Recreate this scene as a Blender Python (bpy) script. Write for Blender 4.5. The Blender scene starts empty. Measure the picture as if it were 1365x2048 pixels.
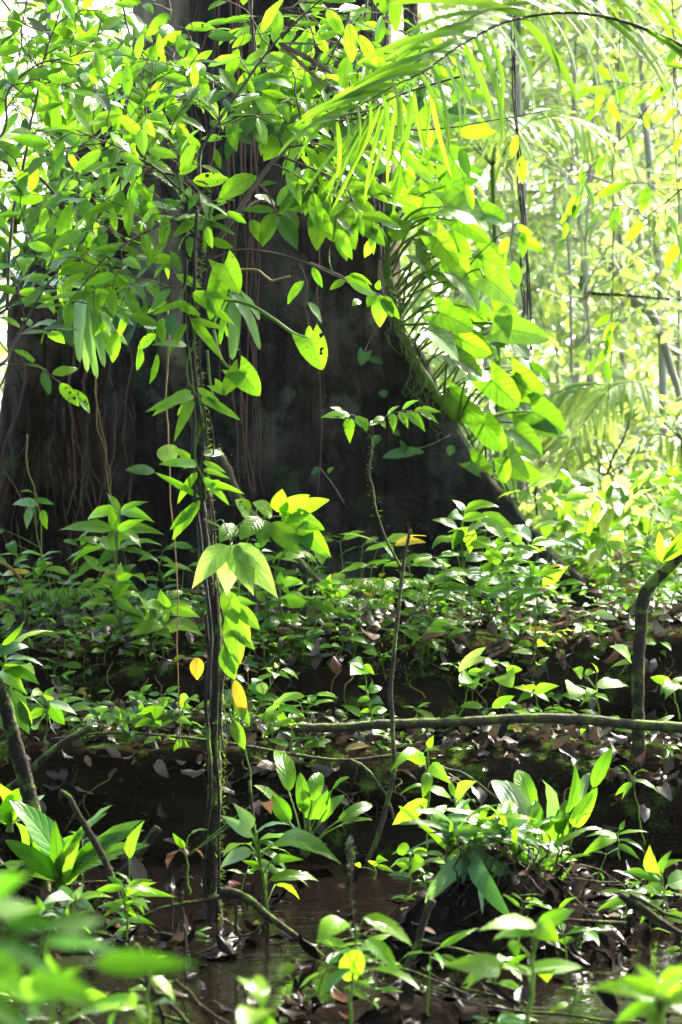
import bpy, math, random
import numpy as np
from mathutils import Vector, noise

S = bpy.context.scene
COL = S.collection
R = math.radians

# ---------------------------------------------------------------- camera, sky, sun, exposure
CAMZ = 1.15
K = 0.225 / 1024.0                       # tangent per photo pixel


def at(px, py, Y):
    """The point at distance Y in front of the standing photographer that photo pixel px, py looks at."""
    return Vector(((px - 682.5) * K * Y, Y, CAMZ - (py - 1024) * K * Y))


cd = bpy.data.cameras.new("camera")
cam = bpy.data.objects.new("camera", cd)
COL.objects.link(cam)
cam.location = (0, 0, CAMZ)
cam.rotation_euler = (R(90), 0, 0)
cd.sensor_fit = 'VERTICAL'
cd.sensor_height = 36
cd.lens = 80
cd.clip_start = 0.05
cd.clip_end = 600
cd.dof.use_dof = True
cd.dof.focus_distance = 7.3
cd.dof.aperture_fstop = 4.5
S.camera = cam

SUN_EL, SUN_AZ = R(42), R(36)            # azimuth from +Y (away from the camera) towards +X
wd = bpy.data.worlds.new("World")
S.world = wd
wd.use_nodes = True
wn = wd.node_tree
bg = wn.nodes["Background"]
sky = wn.nodes.new("ShaderNodeTexSky")
sky.sky_type = 'NISHITA'
sky.sun_disc = False
sky.sun_elevation = SUN_EL
sky.sun_rotation = SUN_AZ
sky.air_density = 1.0
sky.dust_density = 4.0
sky.ozone_density = 1.0
wn.links.new(sky.outputs[0], bg.inputs[0])
bg.inputs[1].default_value = 0.15
sl = bpy.data.lights.new("sun", 'SUN')
sl.energy = 2.7
sl.angle = R(4)
sl.color = (1.0, 0.95, 0.86)
so = bpy.data.objects.new("sun", sl)
COL.objects.link(so)
sdir = Vector((math.sin(SUN_AZ) * math.cos(SUN_EL), math.cos(SUN_AZ) * math.cos(SUN_EL), math.sin(SUN_EL)))
so.rotation_euler = (-sdir).to_track_quat('-Z', 'Y').to_euler()
so.location = sdir * 30
S.view_settings.view_transform = 'Standard'
S.view_settings.look = 'None'
S.view_settings.gamma = 1
S.view_settings.exposure = 3.45
S.cycles.max_bounces = 7
S.cycles.diffuse_bounces = 3
S.cycles.glossy_bounces = 2
S.cycles.transmission_bounces = 4
S.cycles.transparent_max_bounces = 12
S.cycles.sample_clamp_indirect = 6
S.cycles.caustics_reflective = False
S.cycles.caustics_refractive = False

# ---------------------------------------------------------------- node helpers and materials


class NT:
    def __init__(self, name):
        self.m = bpy.data.materials.new(name)
        self.m.use_nodes = True
        self.t = self.m.node_tree
        self.t.nodes.clear()
        self.out = self.t.nodes.new("ShaderNodeOutputMaterial")

    def n(self, kind, props=None, **ins):
        nd = self.t.nodes.new("ShaderNode" + kind)
        for k, v in (props or {}).items():
            setattr(nd, k, v)
        for k, v in ins.items():
            self.set(nd, k, v)
        return nd

    def set(self, nd, k, v):
        key = int(k[1:]) if k[0] == 'i' and k[1:].isdigit() else k.replace('_', ' ')
        s = nd.inputs[key]
        if isinstance(v, bpy.types.NodeSocket):
            self.t.links.new(v, s)
        elif isinstance(v, bpy.types.Node):
            self.t.links.new(v.outputs[0], s)
        else:
            if s.type == 'RGBA' and len(v) == 3:
                v = (*v, 1)
            s.default_value = v

    def math(self, op, a, b=0.0, c=0.0, clamp=False):
        nd = self.n("Math", {'operation': op, 'use_clamp': clamp}, i0=a, i1=b)
        if op in ('MULTIPLY_ADD', 'WRAP', 'SMOOTH_MIN'):
            self.set(nd, 'i2', c)
        return nd.outputs[0]

    def mix(self, f, a, b, blend='MIX'):
        nd = self.n("Mix", {'data_type': 'RGBA', 'blend_type': blend})
        self.set(nd, 'i0', f)
        self.set(nd, 'i6', a)
        self.set(nd, 'i7', b)
        return nd.outputs[2]

    def ramp(self, f, stops):
        nd = self.n("ValToRGB")
        e = nd.color_ramp.elements
        while len(e) < len(stops):
            e.new(0.5)
        for i, (p, c) in enumerate(stops):
            e[i].position = p
            e[i].color = (*c, 1) if len(c) == 3 else c
        self.set(nd, 'i0', f)
        return nd.outputs[0]

    def noise(self, vec, scale, detail=3.0, rough=0.55):
        return self.n("TexNoise", None, Vector=vec, Scale=scale, Detail=detail, Roughness=rough).outputs[0]

    def maprange(self, v, a, b, c=0.0, d=1.0):
        nd = self.n("MapRange", None, i0=v, i1=a, i2=b, i3=c, i4=d)
        return nd.outputs[0]

    def done(self, surf):
        self.t.links.new(surf.outputs[0] if isinstance(surf, bpy.types.Node) else surf, self.out.inputs[0])
        return self.m


def leaf_mat(name, ca, cb, tr, rough=0.22, spec=0.17, tfac=0.6, veins=8.0, spots=0.0, holes=0.0, vdepth=0.3, vcon=0.6):
    """Leaf: waxy top, light shining through; ca..cb the range of its kind, tr the tint of the light it lets through."""
    T = NT(name)
    r = T.n("NewGeometry").outputs["Random Per Island"]
    r2 = T.math('FRACT', T.math('MULTIPLY', r, 37.7))
    uv = T.n("UVMap").outputs[0]
    sp = T.n("SeparateXYZ", None, i0=uv)
    a = T.math('ABSOLUTE', T.math('MULTIPLY_ADD', sp.outputs[0], 2.0, -1.0))
    v = sp.outputs[1]
    ph = T.math('MULTIPLY', T.math('SUBTRACT', T.math('MULTIPLY', v, veins), T.math('MULTIPLY', a, 2.0)), 6.283)
    lat = T.math('POWER', T.math('MULTIPLY_ADD', T.math('SINE', ph), 0.5, 0.5), 6.0)
    mid = T.maprange(a, 0.05, 0.13, 1.0, 0.0)
    vein = T.math('MAXIMUM', T.math('MULTIPLY', lat, 0.8), mid)
    col = T.mix(r, ca, cb)
    val = T.math('MULTIPLY_ADD', T.math('POWER', r2, 1.4), 0.62, 0.60)
    off = T.n("CombineXYZ", None, i0=T.math('MULTIPLY', sp.outputs[0], 1.1), i1=T.math('MULTIPLY', v, 2.6), i2=T.math('MULTIPLY', r, 90.0)).outputs[0]
    blot = T.noise(off, 1.6, 2.0)
    val = T.math('MULTIPLY', val, T.maprange(blot, 0.3, 0.7, 0.86, 1.12))
    col = T.n("HueSaturation", None, Hue=T.math('MULTIPLY_ADD', T.math('FRACT', T.math('MULTIPLY', r, 91.3)), 0.040, 0.482), Value=val, Color=col).outputs[0]
    colv = T.mix(T.math('MULTIPLY', vein, 0.42), col, T.n("HueSaturation", None, Value=1.7, Saturation=0.85, Color=col).outputs[0])
    trc = T.mix(r, tr, tuple(min(1, x * k) for x, k in zip(tr, (1.3, 1.1, 1.3))))
    trc = T.n("HueSaturation", None, Value=val, Color=trc).outputs[0]
    trc = T.mix(T.math('MULTIPLY', vein, vcon), trc, (0.025, 0.075, 0.004))
    if spots > 0:
        sn = T.noise(off, 5.0, 3.0, 0.6)
        sf = T.math('MULTIPLY', T.maprange(sn, 0.70 - spots * 0.16, 0.74 - spots * 0.16), T.math('GREATER_THAN', r2, 0.35))
        colv = T.mix(sf, colv, (0.10, 0.055, 0.012))
        trc = T.mix(sf, trc, (0.20, 0.10, 0.01))
    bump = T.n("Bump", None, Strength=vdepth, Distance=0.004, Height=T.math('SUBTRACT', T.math('MULTIPLY', blot, 0.8), vein))
    p = T.n("BsdfPrincipled", None, Base_Color=colv, Roughness=rough, Normal=bump)
    p.inputs["Specular IOR Level"].default_value = spec
    t = T.n("BsdfTranslucent", None, Color=trc)
    sh = T.n("MixShader", None, i0=tfac, i1=p, i2=t)
    if holes > 0:
        hn = T.noise(off, 2.3, 2.0, 0.5)
        h = T.math('MULTIPLY', T.math('GREATER_THAN', hn, 0.73 - 0.1 * holes), T.math('GREATER_THAN', r2, 0.4))
        sh = T.n("MixShader", None, i0=h, i1=sh, i2=T.n("BsdfTransparent"))
    return T.done(sh)


def bark_mat(name, ca, cb, moss=0.0, mcol=(0.05, 0.085, 0.012), scale=6.0, rough=0.75, spec=0.3, stretch=(1, 1, 0.12), bump=0.6, pale=0.0, ribs=0.0):
    T = NT(name)
    pos = T.n("NewGeometry").outputs["Position"]
    v = T.n("VectorMath", {'operation': 'MULTIPLY'}, i0=pos, i1=stretch).outputs[0]
    n1 = T.noise(v, scale, 6.0, 0.65)
    n2 = T.noise(pos, scale * 0.35, 3.0)
    n3 = T.noise(pos, scale * 6, 3.0, 0.7)
    col = T.mix(T.maprange(n1, 0.3, 0.7), ca, cb)
    col = T.mix(T.maprange(n2, 0.35, 0.7, 0.0, 0.7), col, tuple(x * 0.45 for x in ca))
    if ribs > 0:
        w = T.n("TexWave", {'wave_type': 'BANDS', 'bands_direction': 'X'}, Vector=T.n("VectorMath", {'operation': 'MULTIPLY'}, i0=pos, i1=(1, 1, .05)).outputs[0], Scale=4.0, Distortion=9.0, Detail=4.0).outputs[0]
        n1 = T.math('ADD', T.math('MULTIPLY', n1, .6), T.math('MULTIPLY', w, .4 * ribs))
        crack = T.n("TexVoronoi", {'feature': 'DISTANCE_TO_EDGE'}, Vector=T.n("VectorMath", {'operation': 'MULTIPLY'}, i0=pos, i1=(1, 1, .3)).outputs[0], Scale=14.0).outputs[0]
        col = T.mix(T.maprange(crack, 0.0, 0.10, .8, 0), col, (0.006, 0.005, 0.004))
        col = T.mix(T.maprange(T.noise(pos, 2.2, 5.0, .65), .48, .62, 0, .75), col, tuple(x * 2.4 for x in ca))
    if pale > 0:
        col = T.mix(T.math('MULTIPLY', T.maprange(T.noise(pos, scale * 0.8, 4.0, 0.6), 0.58, 0.66), pale), col, (0.20, 0.20, 0.16))
    if moss > 0:
        mn = T.math('ADD', T.math('MULTIPLY', T.noise(pos, scale * 0.7, 5.0, 0.6), 0.8), T.math('MULTIPLY', n3, 0.2))
        up = T.n("SeparateXYZ", None, i0=T.n("NewGeometry").outputs["Normal"]).outputs[2]
        mn = T.math('ADD', mn, T.math('MULTIPLY', up, 0.08))
        col = T.mix(T.maprange(mn, 0.62 - moss * 0.25, 0.70 - moss * 0.25), col, T.mix(n3, mcol, tuple(x * 2.0 for x in mcol)))
    b = T.n("Bump", None, Strength=bump, Distance=0.03, Height=T.math('ADD', n1, T.math('MULTIPLY', n3, 0.35)))
    p = T.n("BsdfPrincipled", None, Base_Color=col, Roughness=rough, Normal=b)
    p.inputs["Specular IOR Level"].default_value = spec
    return T.done(p)


def plain_mat(name, ca, cb, rough=0.75, spec=0.08, tr=None, tfac=0.3, scale=20.0):
    """Small things with one colour range from piece to piece: twigs, litter, roots."""
    T = NT(name)
    g = T.n("NewGeometry")
    r = g.outputs["Random Per Island"]
    n1 = T.noise(g.outputs["Position"], scale, 4.0, 0.6)
    if isinstance(ca, list):
        col = T.ramp(r, ca)
    else:
        col = T.mix(r, ca, cb)
    col = T.mix(T.maprange(n1, 0.3, 0.7, 0.0, 0.55), col, T.n("HueSaturation", None, Value=0.4, Color=col).outputs[0])
    b = T.n("Bump", None, Strength=0.4, Distance=0.006, Height=n1)
    p = T.n("BsdfPrincipled", None, Base_Color=col, Roughness=rough, Normal=b)
    p.inputs["Specular IOR Level"].default_value = spec
    if tr:
        p = T.n("MixShader", None, i0=tfac, i1=p, i2=T.n("BsdfTranslucent", None, Color=tr))
    return T.done(p)


M = {}
M['bright'] = leaf_mat("leaf_bright", (0.07, 0.20, 0.005), (0.11, 0.24, 0.006), (0.13, 0.34, 0.005), spots=0.32)
M['holey'] = leaf_mat("leaf_chewed", (0.045, 0.165, 0.006), (0.09, 0.22, 0.008), (0.12, 0.32, 0.005), spots=0.4, holes=1.0)
M['mid'] = leaf_mat("leaf_mid_green", (0.045, 0.14, 0.006), (0.07, 0.18, 0.006), (0.085, 0.24, 0.005), rough=0.25, spots=0.2)
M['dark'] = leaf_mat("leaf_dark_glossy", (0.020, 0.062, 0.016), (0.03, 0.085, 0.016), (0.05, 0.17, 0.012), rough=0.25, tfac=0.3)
M['lime'] = leaf_mat("leaf_lime", (0.11, 0.25, 0.016), (0.16, 0.29, 0.02), (0.13, 0.32, 0.008), spots=0.25)
M['yellow'] = leaf_mat("leaf_yellowing", (0.30, 0.30, 0.02), (0.34, 0.24, 0.02), (0.34, 0.28, 0.010), spots=0.12)
M['pale'] = leaf_mat("leaf_pale", (0.22, 0.34, 0.06), (0.24, 0.36, 0.07), (0.24, 0.42, 0.06), rough=0.6, spec=0.2, veins=7, vdepth=0.5)
M['pleat'] = leaf_mat("leaf_pleated", (0.07, 0.14, 0.05), (0.10, 0.17, 0.07), (0.16, 0.34, 0.05), rough=0.4, veins=0.01, tfac=0.35)
M['aroid'] = leaf_mat("leaf_aroid", (0.06, 0.19, 0.008), (0.10, 0.24, 0.010), (0.10, 0.27, 0.004), vcon=0.85, rough=0.32, veins=6.5, spots=0.2, tfac=0.65)
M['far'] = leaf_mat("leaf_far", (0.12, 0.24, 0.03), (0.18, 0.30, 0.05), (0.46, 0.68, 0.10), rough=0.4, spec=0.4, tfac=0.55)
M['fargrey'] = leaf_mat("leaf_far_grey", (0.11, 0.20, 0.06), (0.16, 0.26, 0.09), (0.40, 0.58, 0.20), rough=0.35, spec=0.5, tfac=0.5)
M['red'] = leaf_mat("leaf_red", (0.10, 0.04, 0.03), (0.13, 0.06, 0.045), (0.06, 0.025, 0.016))
M['ribbed'] = leaf_mat("leaf_ribbed", (0.06, 0.19, 0.006), (0.09, 0.22, 0.010), (0.10, 0.30, 0.006), veins=13, vdepth=1.0, spots=0.25, vcon=0.7)
M['soft'] = leaf_mat("leaf_soft", (0.03, 0.12, 0.008), (0.05, 0.16, 0.010), (0.05, 0.17, 0.005), rough=0.6, spec=0.06, tfac=0.6)
M['frond'] = leaf_mat("leaf_palm", (0.06, 0.17, 0.012), (0.09, 0.20, 0.014), (0.12, 0.28, 0.008), veins=0.01, rough=0.33, spots=0.3)
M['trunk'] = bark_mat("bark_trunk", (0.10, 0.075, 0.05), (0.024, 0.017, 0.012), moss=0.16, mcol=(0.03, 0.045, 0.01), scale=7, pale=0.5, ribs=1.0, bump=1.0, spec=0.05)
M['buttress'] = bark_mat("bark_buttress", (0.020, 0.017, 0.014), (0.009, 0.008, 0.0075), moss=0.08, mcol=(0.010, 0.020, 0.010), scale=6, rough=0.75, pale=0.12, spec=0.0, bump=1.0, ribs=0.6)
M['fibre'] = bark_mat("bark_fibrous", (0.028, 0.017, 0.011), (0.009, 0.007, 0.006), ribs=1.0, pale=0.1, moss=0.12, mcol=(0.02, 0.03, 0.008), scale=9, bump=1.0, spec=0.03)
M['log'] = bark_mat("bark_rotten_log", (0.024, 0.016, 0.010), (0.005, 0.004, 0.003), moss=0.16, mcol=(0.025, 0.045, 0.006), scale=13, stretch=(0.09, 1, 1), rough=0.85, spec=0.0, bump=1.0)
M['mossy'] = bark_mat("bark_mossy", (0.085, 0.068, 0.045), (0.025, 0.020, 0.015), moss=0.42, mcol=(0.06, 0.085, 0.012), scale=26, stretch=(1, 1, 0.5), spec=0.1, bump=1.0)
M['pole'] = bark_mat("bark_wet_pole", (0.036, 0.028, 0.02), (0.012, 0.010, 0.008), moss=0.38, mcol=(0.05, 0.08, 0.010), scale=18, stretch=(1, 1, 0.2), spec=0.05, bump=1.0)
M['stick'] = bark_mat("bark_bare_stick", (0.07, 0.052, 0.036), (0.020, 0.015, 0.011), moss=0.3, scale=30, stretch=(1, 1, 0.4), rough=0.8, spec=0.04, bump=1.0)
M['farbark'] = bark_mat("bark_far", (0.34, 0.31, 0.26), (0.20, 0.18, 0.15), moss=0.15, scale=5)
M['twig'] = plain_mat("twig", (0.045, 0.032, 0.022), (0.085, 0.065, 0.045))
M['green'] = plain_mat("green_stem", (0.07, 0.13, 0.02), (0.10, 0.14, 0.025), rough=0.45, tr=(0.2, 0.4, 0.03))
M['tan'] = plain_mat("tan_stalk", (0.16, 0.115, 0.035), (0.20, 0.13, 0.04), rough=0.5)
M['liana'] = plain_mat("liana_bark", (0.10, 0.050, 0.035), (0.05, 0.026, 0.02), scale=30)
M['darkliana'] = plain_mat("dark_liana_bark", (0.035, 0.032, 0.025), (0.025, 0.024, 0.02), scale=30)
M['moss'] = leaf_mat("moss_tuft", (0.06, 0.10, 0.010), (0.10, 0.14, 0.02), (0.12, 0.20, 0.015), veins=0.01, rough=0.8, spec=0.1)
M['fungus'] = plain_mat("bracket", (0.10, 0.06, 0.035), (0.06, 0.035, 0.02))
LIT = [(0.0, (0.022, 0.014, 0.010)), (0.35, (0.036, 0.025, 0.018)), (0.55, (0.06, 0.045, 0.033)), (0.72, (0.075, 0.062, 0.05)), (0.90, (0.15, 0.12, 0.08)), (0.96, (0.10, 0.03, 0.014)), (1.0, (0.15, 0.08, 0.03))]
M['litter'] = plain_mat("dead_leaf", LIT, None, rough=0.45, spec=0.2, tr=(0.12, 0.08, 0.05), tfac=0.08, scale=35)
WET = [(0.0, (0.004, 0.003, 0.0025)), (0.6, (0.010, 0.007, 0.005)), (0.88, (0.022, 0.016, 0.011)), (1.0, (0.06, 0.022, 0.010))]
M['wetlitter'] = plain_mat("wet_dead_leaf", WET, None, rough=0.3, spec=0.02, scale=30)


def ground_mat():
    T = NT("wet_forest_soil")
    pos = T.n("NewGeometry").outputs["Position"]
    n1 = T.noise(pos, 3.0, 8.0, 0.65)
    n2 = T.noise(pos, 38.0, 5.0, 0.7)
    col = T.ramp(n1, [(0.3, (0.002, 0.0016, 0.0012)), (0.55, (0.005, 0.0035, 0.0022)), (0.75, (0.014, 0.008, 0.0045))])
    col = T.mix(T.maprange(n2, 0.4, 0.65, 0, 0.6), col, (0.012, 0.010, 0.009))
    b = T.n("Bump", None, Strength=1.0, Distance=0.03, Height=T.math('ADD', n1, T.math('MULTIPLY', n2, 0.5)))
    wet = T.maprange(T.noise(pos, 5.0, 4.0), 0.60, 0.66, 0.0, 0.25)
    p = T.n("BsdfPrincipled", None, Specular_IOR_Level=wet, Base_Color=col, Roughness=T.maprange(n2, 0.35, 0.6, 0.10, 0.4), Normal=b)
    return T.done(p)


def water_mat():
    """Clear brown forest water: a mirror at a grazing look, tinted see-through otherwise."""
    T = NT("brown_water")
    pos = T.n("NewGeometry").outputs["Position"]
    n1 = T.math('MULTIPLY', T.noise(T.n("VectorMath", {'operation': 'MULTIPLY'}, i0=pos, i1=(1, 1.6, 1)).outputs[0], 11.0, 3.0, 0.5), T.maprange(T.noise(pos, 1.6, 2.0), 0.4, 0.65, 0.25, 1.4))
    b = T.n("Bump", None, Strength=0.32, Distance=0.02, Height=n1)
    fr = T.n("Fresnel", None, IOR=1.33, Normal=b).outputs[0]
    g = T.n("BsdfGlossy", None, Color=(1, 1, 1), Roughness=0.02, Normal=b)
    tr = T.n("BsdfTransparent", None, Color=(0.32, 0.25, 0.17))
    df = T.n("BsdfDiffuse", None, Color=(0.010, 0.007, 0.005))
    inner = T.n("MixShader", None, i0=0.35, i1=tr, i2=df)
    return T.done(T.n("MixShader", None, i0=fr, i1=inner, i2=g))


M['ground'] = ground_mat()
M['water'] = water_mat()

# ---------------------------------------------------------------- mesh helpers


class MB:
    """Collects leaves, tubes and sheets; build() links them as ONE mesh object."""

    def __init__(self):
        self.v, self.uv, self.q, self.mi, self.n = [], [], [], [], 0

    def add(self, v, uv, q, mi=0):
        self.v.append(np.asarray(v, float))
        self.uv.append(np.asarray(uv, float))
        q = np.asarray(q, int)
        self.q.append(q + self.n)
        self.mi.append(np.full(len(q), mi, int))
        self.n += len(v)

    def mesh(self, name, mats, origin=(0, 0, 0)):
        v = np.concatenate(self.v) - np.array(origin)
        uv = np.concatenate(self.uv)
        q = np.concatenate(self.q)
        me = bpy.data.meshes.new(name)
        me.vertices.add(len(v))
        me.vertices.foreach_set("co", v.ravel())
        me.loops.add(q.size)
        me.polygons.add(len(q))
        me.polygons.foreach_set("loop_start", np.arange(len(q)) * 4)
        me.loops.foreach_set("vertex_index", q.ravel())
        me.polygons.foreach_set("material_index", np.concatenate(self.mi))
        me.polygons.foreach_set("use_smooth", np.ones(len(q), bool))
        ul = me.uv_layers.new(name="UVMap")
        ul.data.foreach_set("uv", uv[q.ravel()].ravel())
        for m in (mats if isinstance(mats, (list, tuple)) else [mats]):
            me.materials.append(M[m] if isinstance(m, str) else m)
        me.update(calc_edges=True)
        return me

    def build(self, name, mats, parent=None):
        if not self.n:
            return None
        o = bpy.data.objects.new(name, self.mesh(name, mats, parent_origin(parent)))
        COL.objects.link(o)
        if parent:
            o.parent = parent
        return o


def parent_origin(p):
    v = Vector((0, 0, 0))
    while p:
        v = v + p.location
        p = p.parent
    return v


TAGGED = []


def tag(o, label, cat, group=None):
    o['label'] = label
    o['category'] = cat
    if group:
        o['group'] = group
    TAGGED.append(o)
    return o


def thing(name, label, cat, loc, group=None):
    o = bpy.data.objects.new(name, None)
    o.empty_display_size = 0.1
    COL.objects.link(o)
    o.location = loc
    return tag(o, label, cat, group)


def kind(o, k):
    o['kind'] = k
    return o


def relabel(o, label, group=None):
    o['label'] = label
    if group:
        o['group'] = group
    return o


def dup(root, loc, rz=0.0, sc=1.0, label=None, group=None):
    r = root.copy()
    COL.objects.link(r)
    r.location = loc
    r.rotation_euler = (0, 0, rz)
    r.scale = (sc, sc, sc)
    for ch in list(root.children):
        c = ch.copy()
        COL.objects.link(c)
        c.parent = r
        for g in ch.children:
            d = g.copy()
            COL.objects.link(d)
            d.parent = c
    if label:
        r['label'] = label
    if group:
        r['group'] = group
    TAGGED.append(r)
    return r


TPL = {}


def template(shape, nl, nc):
    key = (shape, nl, nc)
    if key in TPL:
        return TPL[key]
    i = np.arange(nl + 1) / nl
    t = (1 - np.cos(i * math.pi)) / 2 * 0.75 + i * 0.25
    f = {'ellip': lambda t: t ** .74 * (1 - t) ** .98, 'acum': lambda t: t ** .66 * (1 - t) ** 1.35 + .02 * t * (1 - t), 'lance': lambda t: t ** .45 * (1 - t) ** .95,
         'obov': lambda t: t ** 1.15 * (1 - t) ** .62, 'heart': lambda t: (1 - t) ** .78 * (t + .32) ** .55, 'strap': lambda t: (t + .02) ** .25 * (1 - t) ** .42,
         'paddle': lambda t: t ** .6 * (1 - t) ** .82}[shape]
    tt = np.linspace(0, 1, 200)
    w = f(t) / f(tt).max()
    u = np.linspace(-1, 1, nc)
    T, U = np.repeat(t, nc), np.tile(u, nl + 1)
    Wd = np.repeat(w, nc)
    yo = -0.34 * np.abs(U) ** 1.2 * (1 - T) ** 3 if shape == 'heart' else np.zeros_like(T)
    a = np.arange(nl)[:, None] * nc + np.arange(nc - 1)[None, :]
    q = np.stack([a, a + 1, a + nc + 1, a + nc], -1).reshape(-1, 4)
    TPL[key] = (T, U, Wd, yo, q, np.stack([U * .5 + .5, T], 1))
    return TPL[key]


def leaves(mb, B, D, N, L, wr=0.4, droop=0.6, fold=0.15, wave=0.03, shape='ellip', nl=6, nc=5, mi=0, rs=None):
    """A batch of leaves: base B, direction D, face normal N (all (n,3)), length L, width ratio wr; they arch by droop along the length."""
    B, D, N = (np.atleast_2d(np.asarray(x, float)) for x in (B, D, N))
    n = len(B)
    one = lambda x: np.broadcast_to(np.asarray(x, float), (n,))[:, None]
    L, wr, droop, fold = one(L), one(wr), one(np.where(np.abs(droop) < 1e-3, 1e-3, droop)), one(fold)
    D = D / np.linalg.norm(D, axis=1, keepdims=True)
    Sd = np.cross(D, N)
    Sd /= np.maximum(np.linalg.norm(Sd, axis=1, keepdims=True), 1e-6)
    N = np.cross(Sd, D)
    T, U, Wd, yo, q, uv = template(shape, nl, nc)
    al = droop * T
    Y = L * np.sin(al) / droop
    Z = -L * (1 - np.cos(al)) / droop
    x = U * Wd * L * wr / 2
    ph = (rs.random((n, 1)) if rs is not None else np.zeros((n, 1))) * 6.28
    lift = fold * np.abs(x) + wave * L * np.sin(T * 17 + ph + (U > 0) * 1.3) * np.abs(U) ** 1.5 * Wd * 0.6
    y2 = yo * L
    ca, sa = np.cos(al), np.sin(al)
    P = (B[:, None, :] + Sd[:, None, :] * x[..., None] + D[:, None, :] * (Y + lift * sa + y2 * ca)[..., None]
         + N[:, None, :] * (Z + lift * ca - y2 * sa)[..., None])
    m = len(T)
    Q = (q[None] + (np.arange(n) * m)[:, None, None]).reshape(-1, 4)
    mb.add(P.reshape(-1, 3), np.tile(uv, (n, 1)), Q, 0)
    mb.mi[-1] = np.repeat(np.broadcast_to(np.asarray(mi, int), (n,)), len(q))


def smooth(pts, per=5):
    p = [np.array(x, float) for x in pts]
    if len(p) < 3 or per < 2:
        return np.array(p)
    p = [2 * p[0] - p[1]] + p + [2 * p[-1] - p[-2]]
    out = []
    for i in range(1, len(p) - 2):
        for j in range(per):
            t = j / per
            a, b, c, d = p[i - 1:i + 3]
            out.append(0.5 * (2 * b + (c - a) * t + (2 * a - 5 * b + 4 * c - d) * t * t + (3 * b - a - 3 * c + d) * t ** 3))
    out.append(p[-2])
    return np.array(out)


def tube(mb, pts, r0, r1=None, sides=7, per=5, mi=0, wob=0.0, rs=None, lump=0.0):
    """A round stem along smoothed points, tapering from r0 to r1; wob bends it, lump makes it knobbly."""
    P = smooth(pts, per)
    k = len(P)
    if wob and rs is not None:
        s = np.linspace(0, 1, k)[:, None]
        for f in (1.5, 3.7, 8.0):
            P = P + wob / f * np.sin(s * f * 6.28 + rs.random(3) * 6.28) * np.array([1, 1, .3]) * np.sin(np.pi * np.clip(s * 4, 0, .5))
    r1 = r0 if r1 is None else r1
    rad = np.linspace(r0, r1, k)
    if lump and rs is not None:
        rad = rad * (1 + lump * (rs.random(k) - 0.5))
    tn = np.gradient(P, axis=0)
    tn /= np.maximum(np.linalg.norm(tn, axis=1, keepdims=True), 1e-9)
    ref = np.array([0, 1, 0.0]) if abs(tn[:, 1]).mean() < .8 else np.array([1.0, 0, 0])
    a = np.cross(tn, ref)
    a /= np.maximum(np.linalg.norm(a, axis=1, keepdims=True), 1e-9)
    b = np.cross(tn, a)
    th = np.arange(sides) / sides * 6.2832
    ring = P[:, None] + rad[:, None, None] * (a[:, None] * np.cos(th)[None, :, None] + b[:, None] * np.sin(th)[None, :, None])
    i = np.arange(k - 1)[:, None] * sides
    j = np.arange(sides)[None]
    q = np.stack([i + j, i + (j + 1) % sides, i + sides + (j + 1) % sides, i + sides + j], -1).reshape(-1, 4)
    uv = np.stack([np.tile(th / 6.2832, k), np.repeat(np.linspace(0, 1, k), sides)], 1)
    v = ring.reshape(-1, 3)
    # caps: close each end on its middle point
    v = np.concatenate([v, P[:1], P[-1:]])
    uv = np.concatenate([uv, [[.5, 0], [.5, 1]]])
    c0, c1 = k * sides, k * sides + 1
    h = np.arange(0, sides - 1, 2)
    cap = [[c0, (x + 2) % sides, x + 1, x] for x in h] + [[c1, (k - 1) * sides + x, (k - 1) * sides + x + 1, (k - 1) * sides + (x + 2) % sides] for x in h]
    mb.add(v, uv, np.concatenate([q, np.array(cap)]), mi)
    return P


def rnd(seed):
    return np.random.default_rng(seed)


def facing(rs, up=0.75, back=-0.45, sp=0.4, n=None):
    if n is None and rs.random() < .42:
        up, back = .25, -.85
    v = np.array([0, back, up]) + (rs.random((n, 3) if n else 3) - .5) * 2 * sp
    return v


def pl(mb, bx, by, tx, ty, Y, dY=0.0, wr=0.4, droop=0.5, shape='ellip', mi=0, hint=(0, -.85, .3), fold=.15, wave=.03, nl=8, nc=5, rs=None):
    """One leaf from the photo: base and tip pixels, its distance, how much deeper the tip lies."""
    b, t = np.array(at(bx, by, Y)), np.array(at(tx, ty, Y + dY))
    c = t - b
    ln = np.linalg.norm(c)
    d = c / ln
    n = np.array(hint, float)
    n = n - d * n.dot(d)
    n /= max(np.linalg.norm(n), 1e-6)
    h = droop / 2
    d2 = d * math.cos(h) + n * math.sin(h)
    L = ln * (h / math.sin(h) if abs(h) > 1e-3 else 1)
    leaves(mb, b, d2, n * math.cos(h) - d * math.sin(h), L, wr, droop, fold, wave, shape, nl, nc, mi, rs or rnd(int(bx * 7 + ty)))
    return Vector(b)


def pts(path, Y, Y2=None):
    """Pixels of a path -> points; the distance runs from Y to Y2."""
    Y2 = Y if Y2 is None else Y2
    k = max(1, len(path) - 1)
    return [at(x, y, Y + (Y2 - Y) * i / k) for i, (x, y) in enumerate(path)]


def resample(P, step):
    d = np.linalg.norm(np.diff(P, axis=0), axis=1)
    s = np.concatenate([[0], np.cumsum(d)])
    n = max(2, int(s[-1] / step))
    x = np.linspace(0, s[-1], n)
    return np.stack([np.interp(x, s, P[:, i]) for i in range(3)], 1), s[-1]


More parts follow.
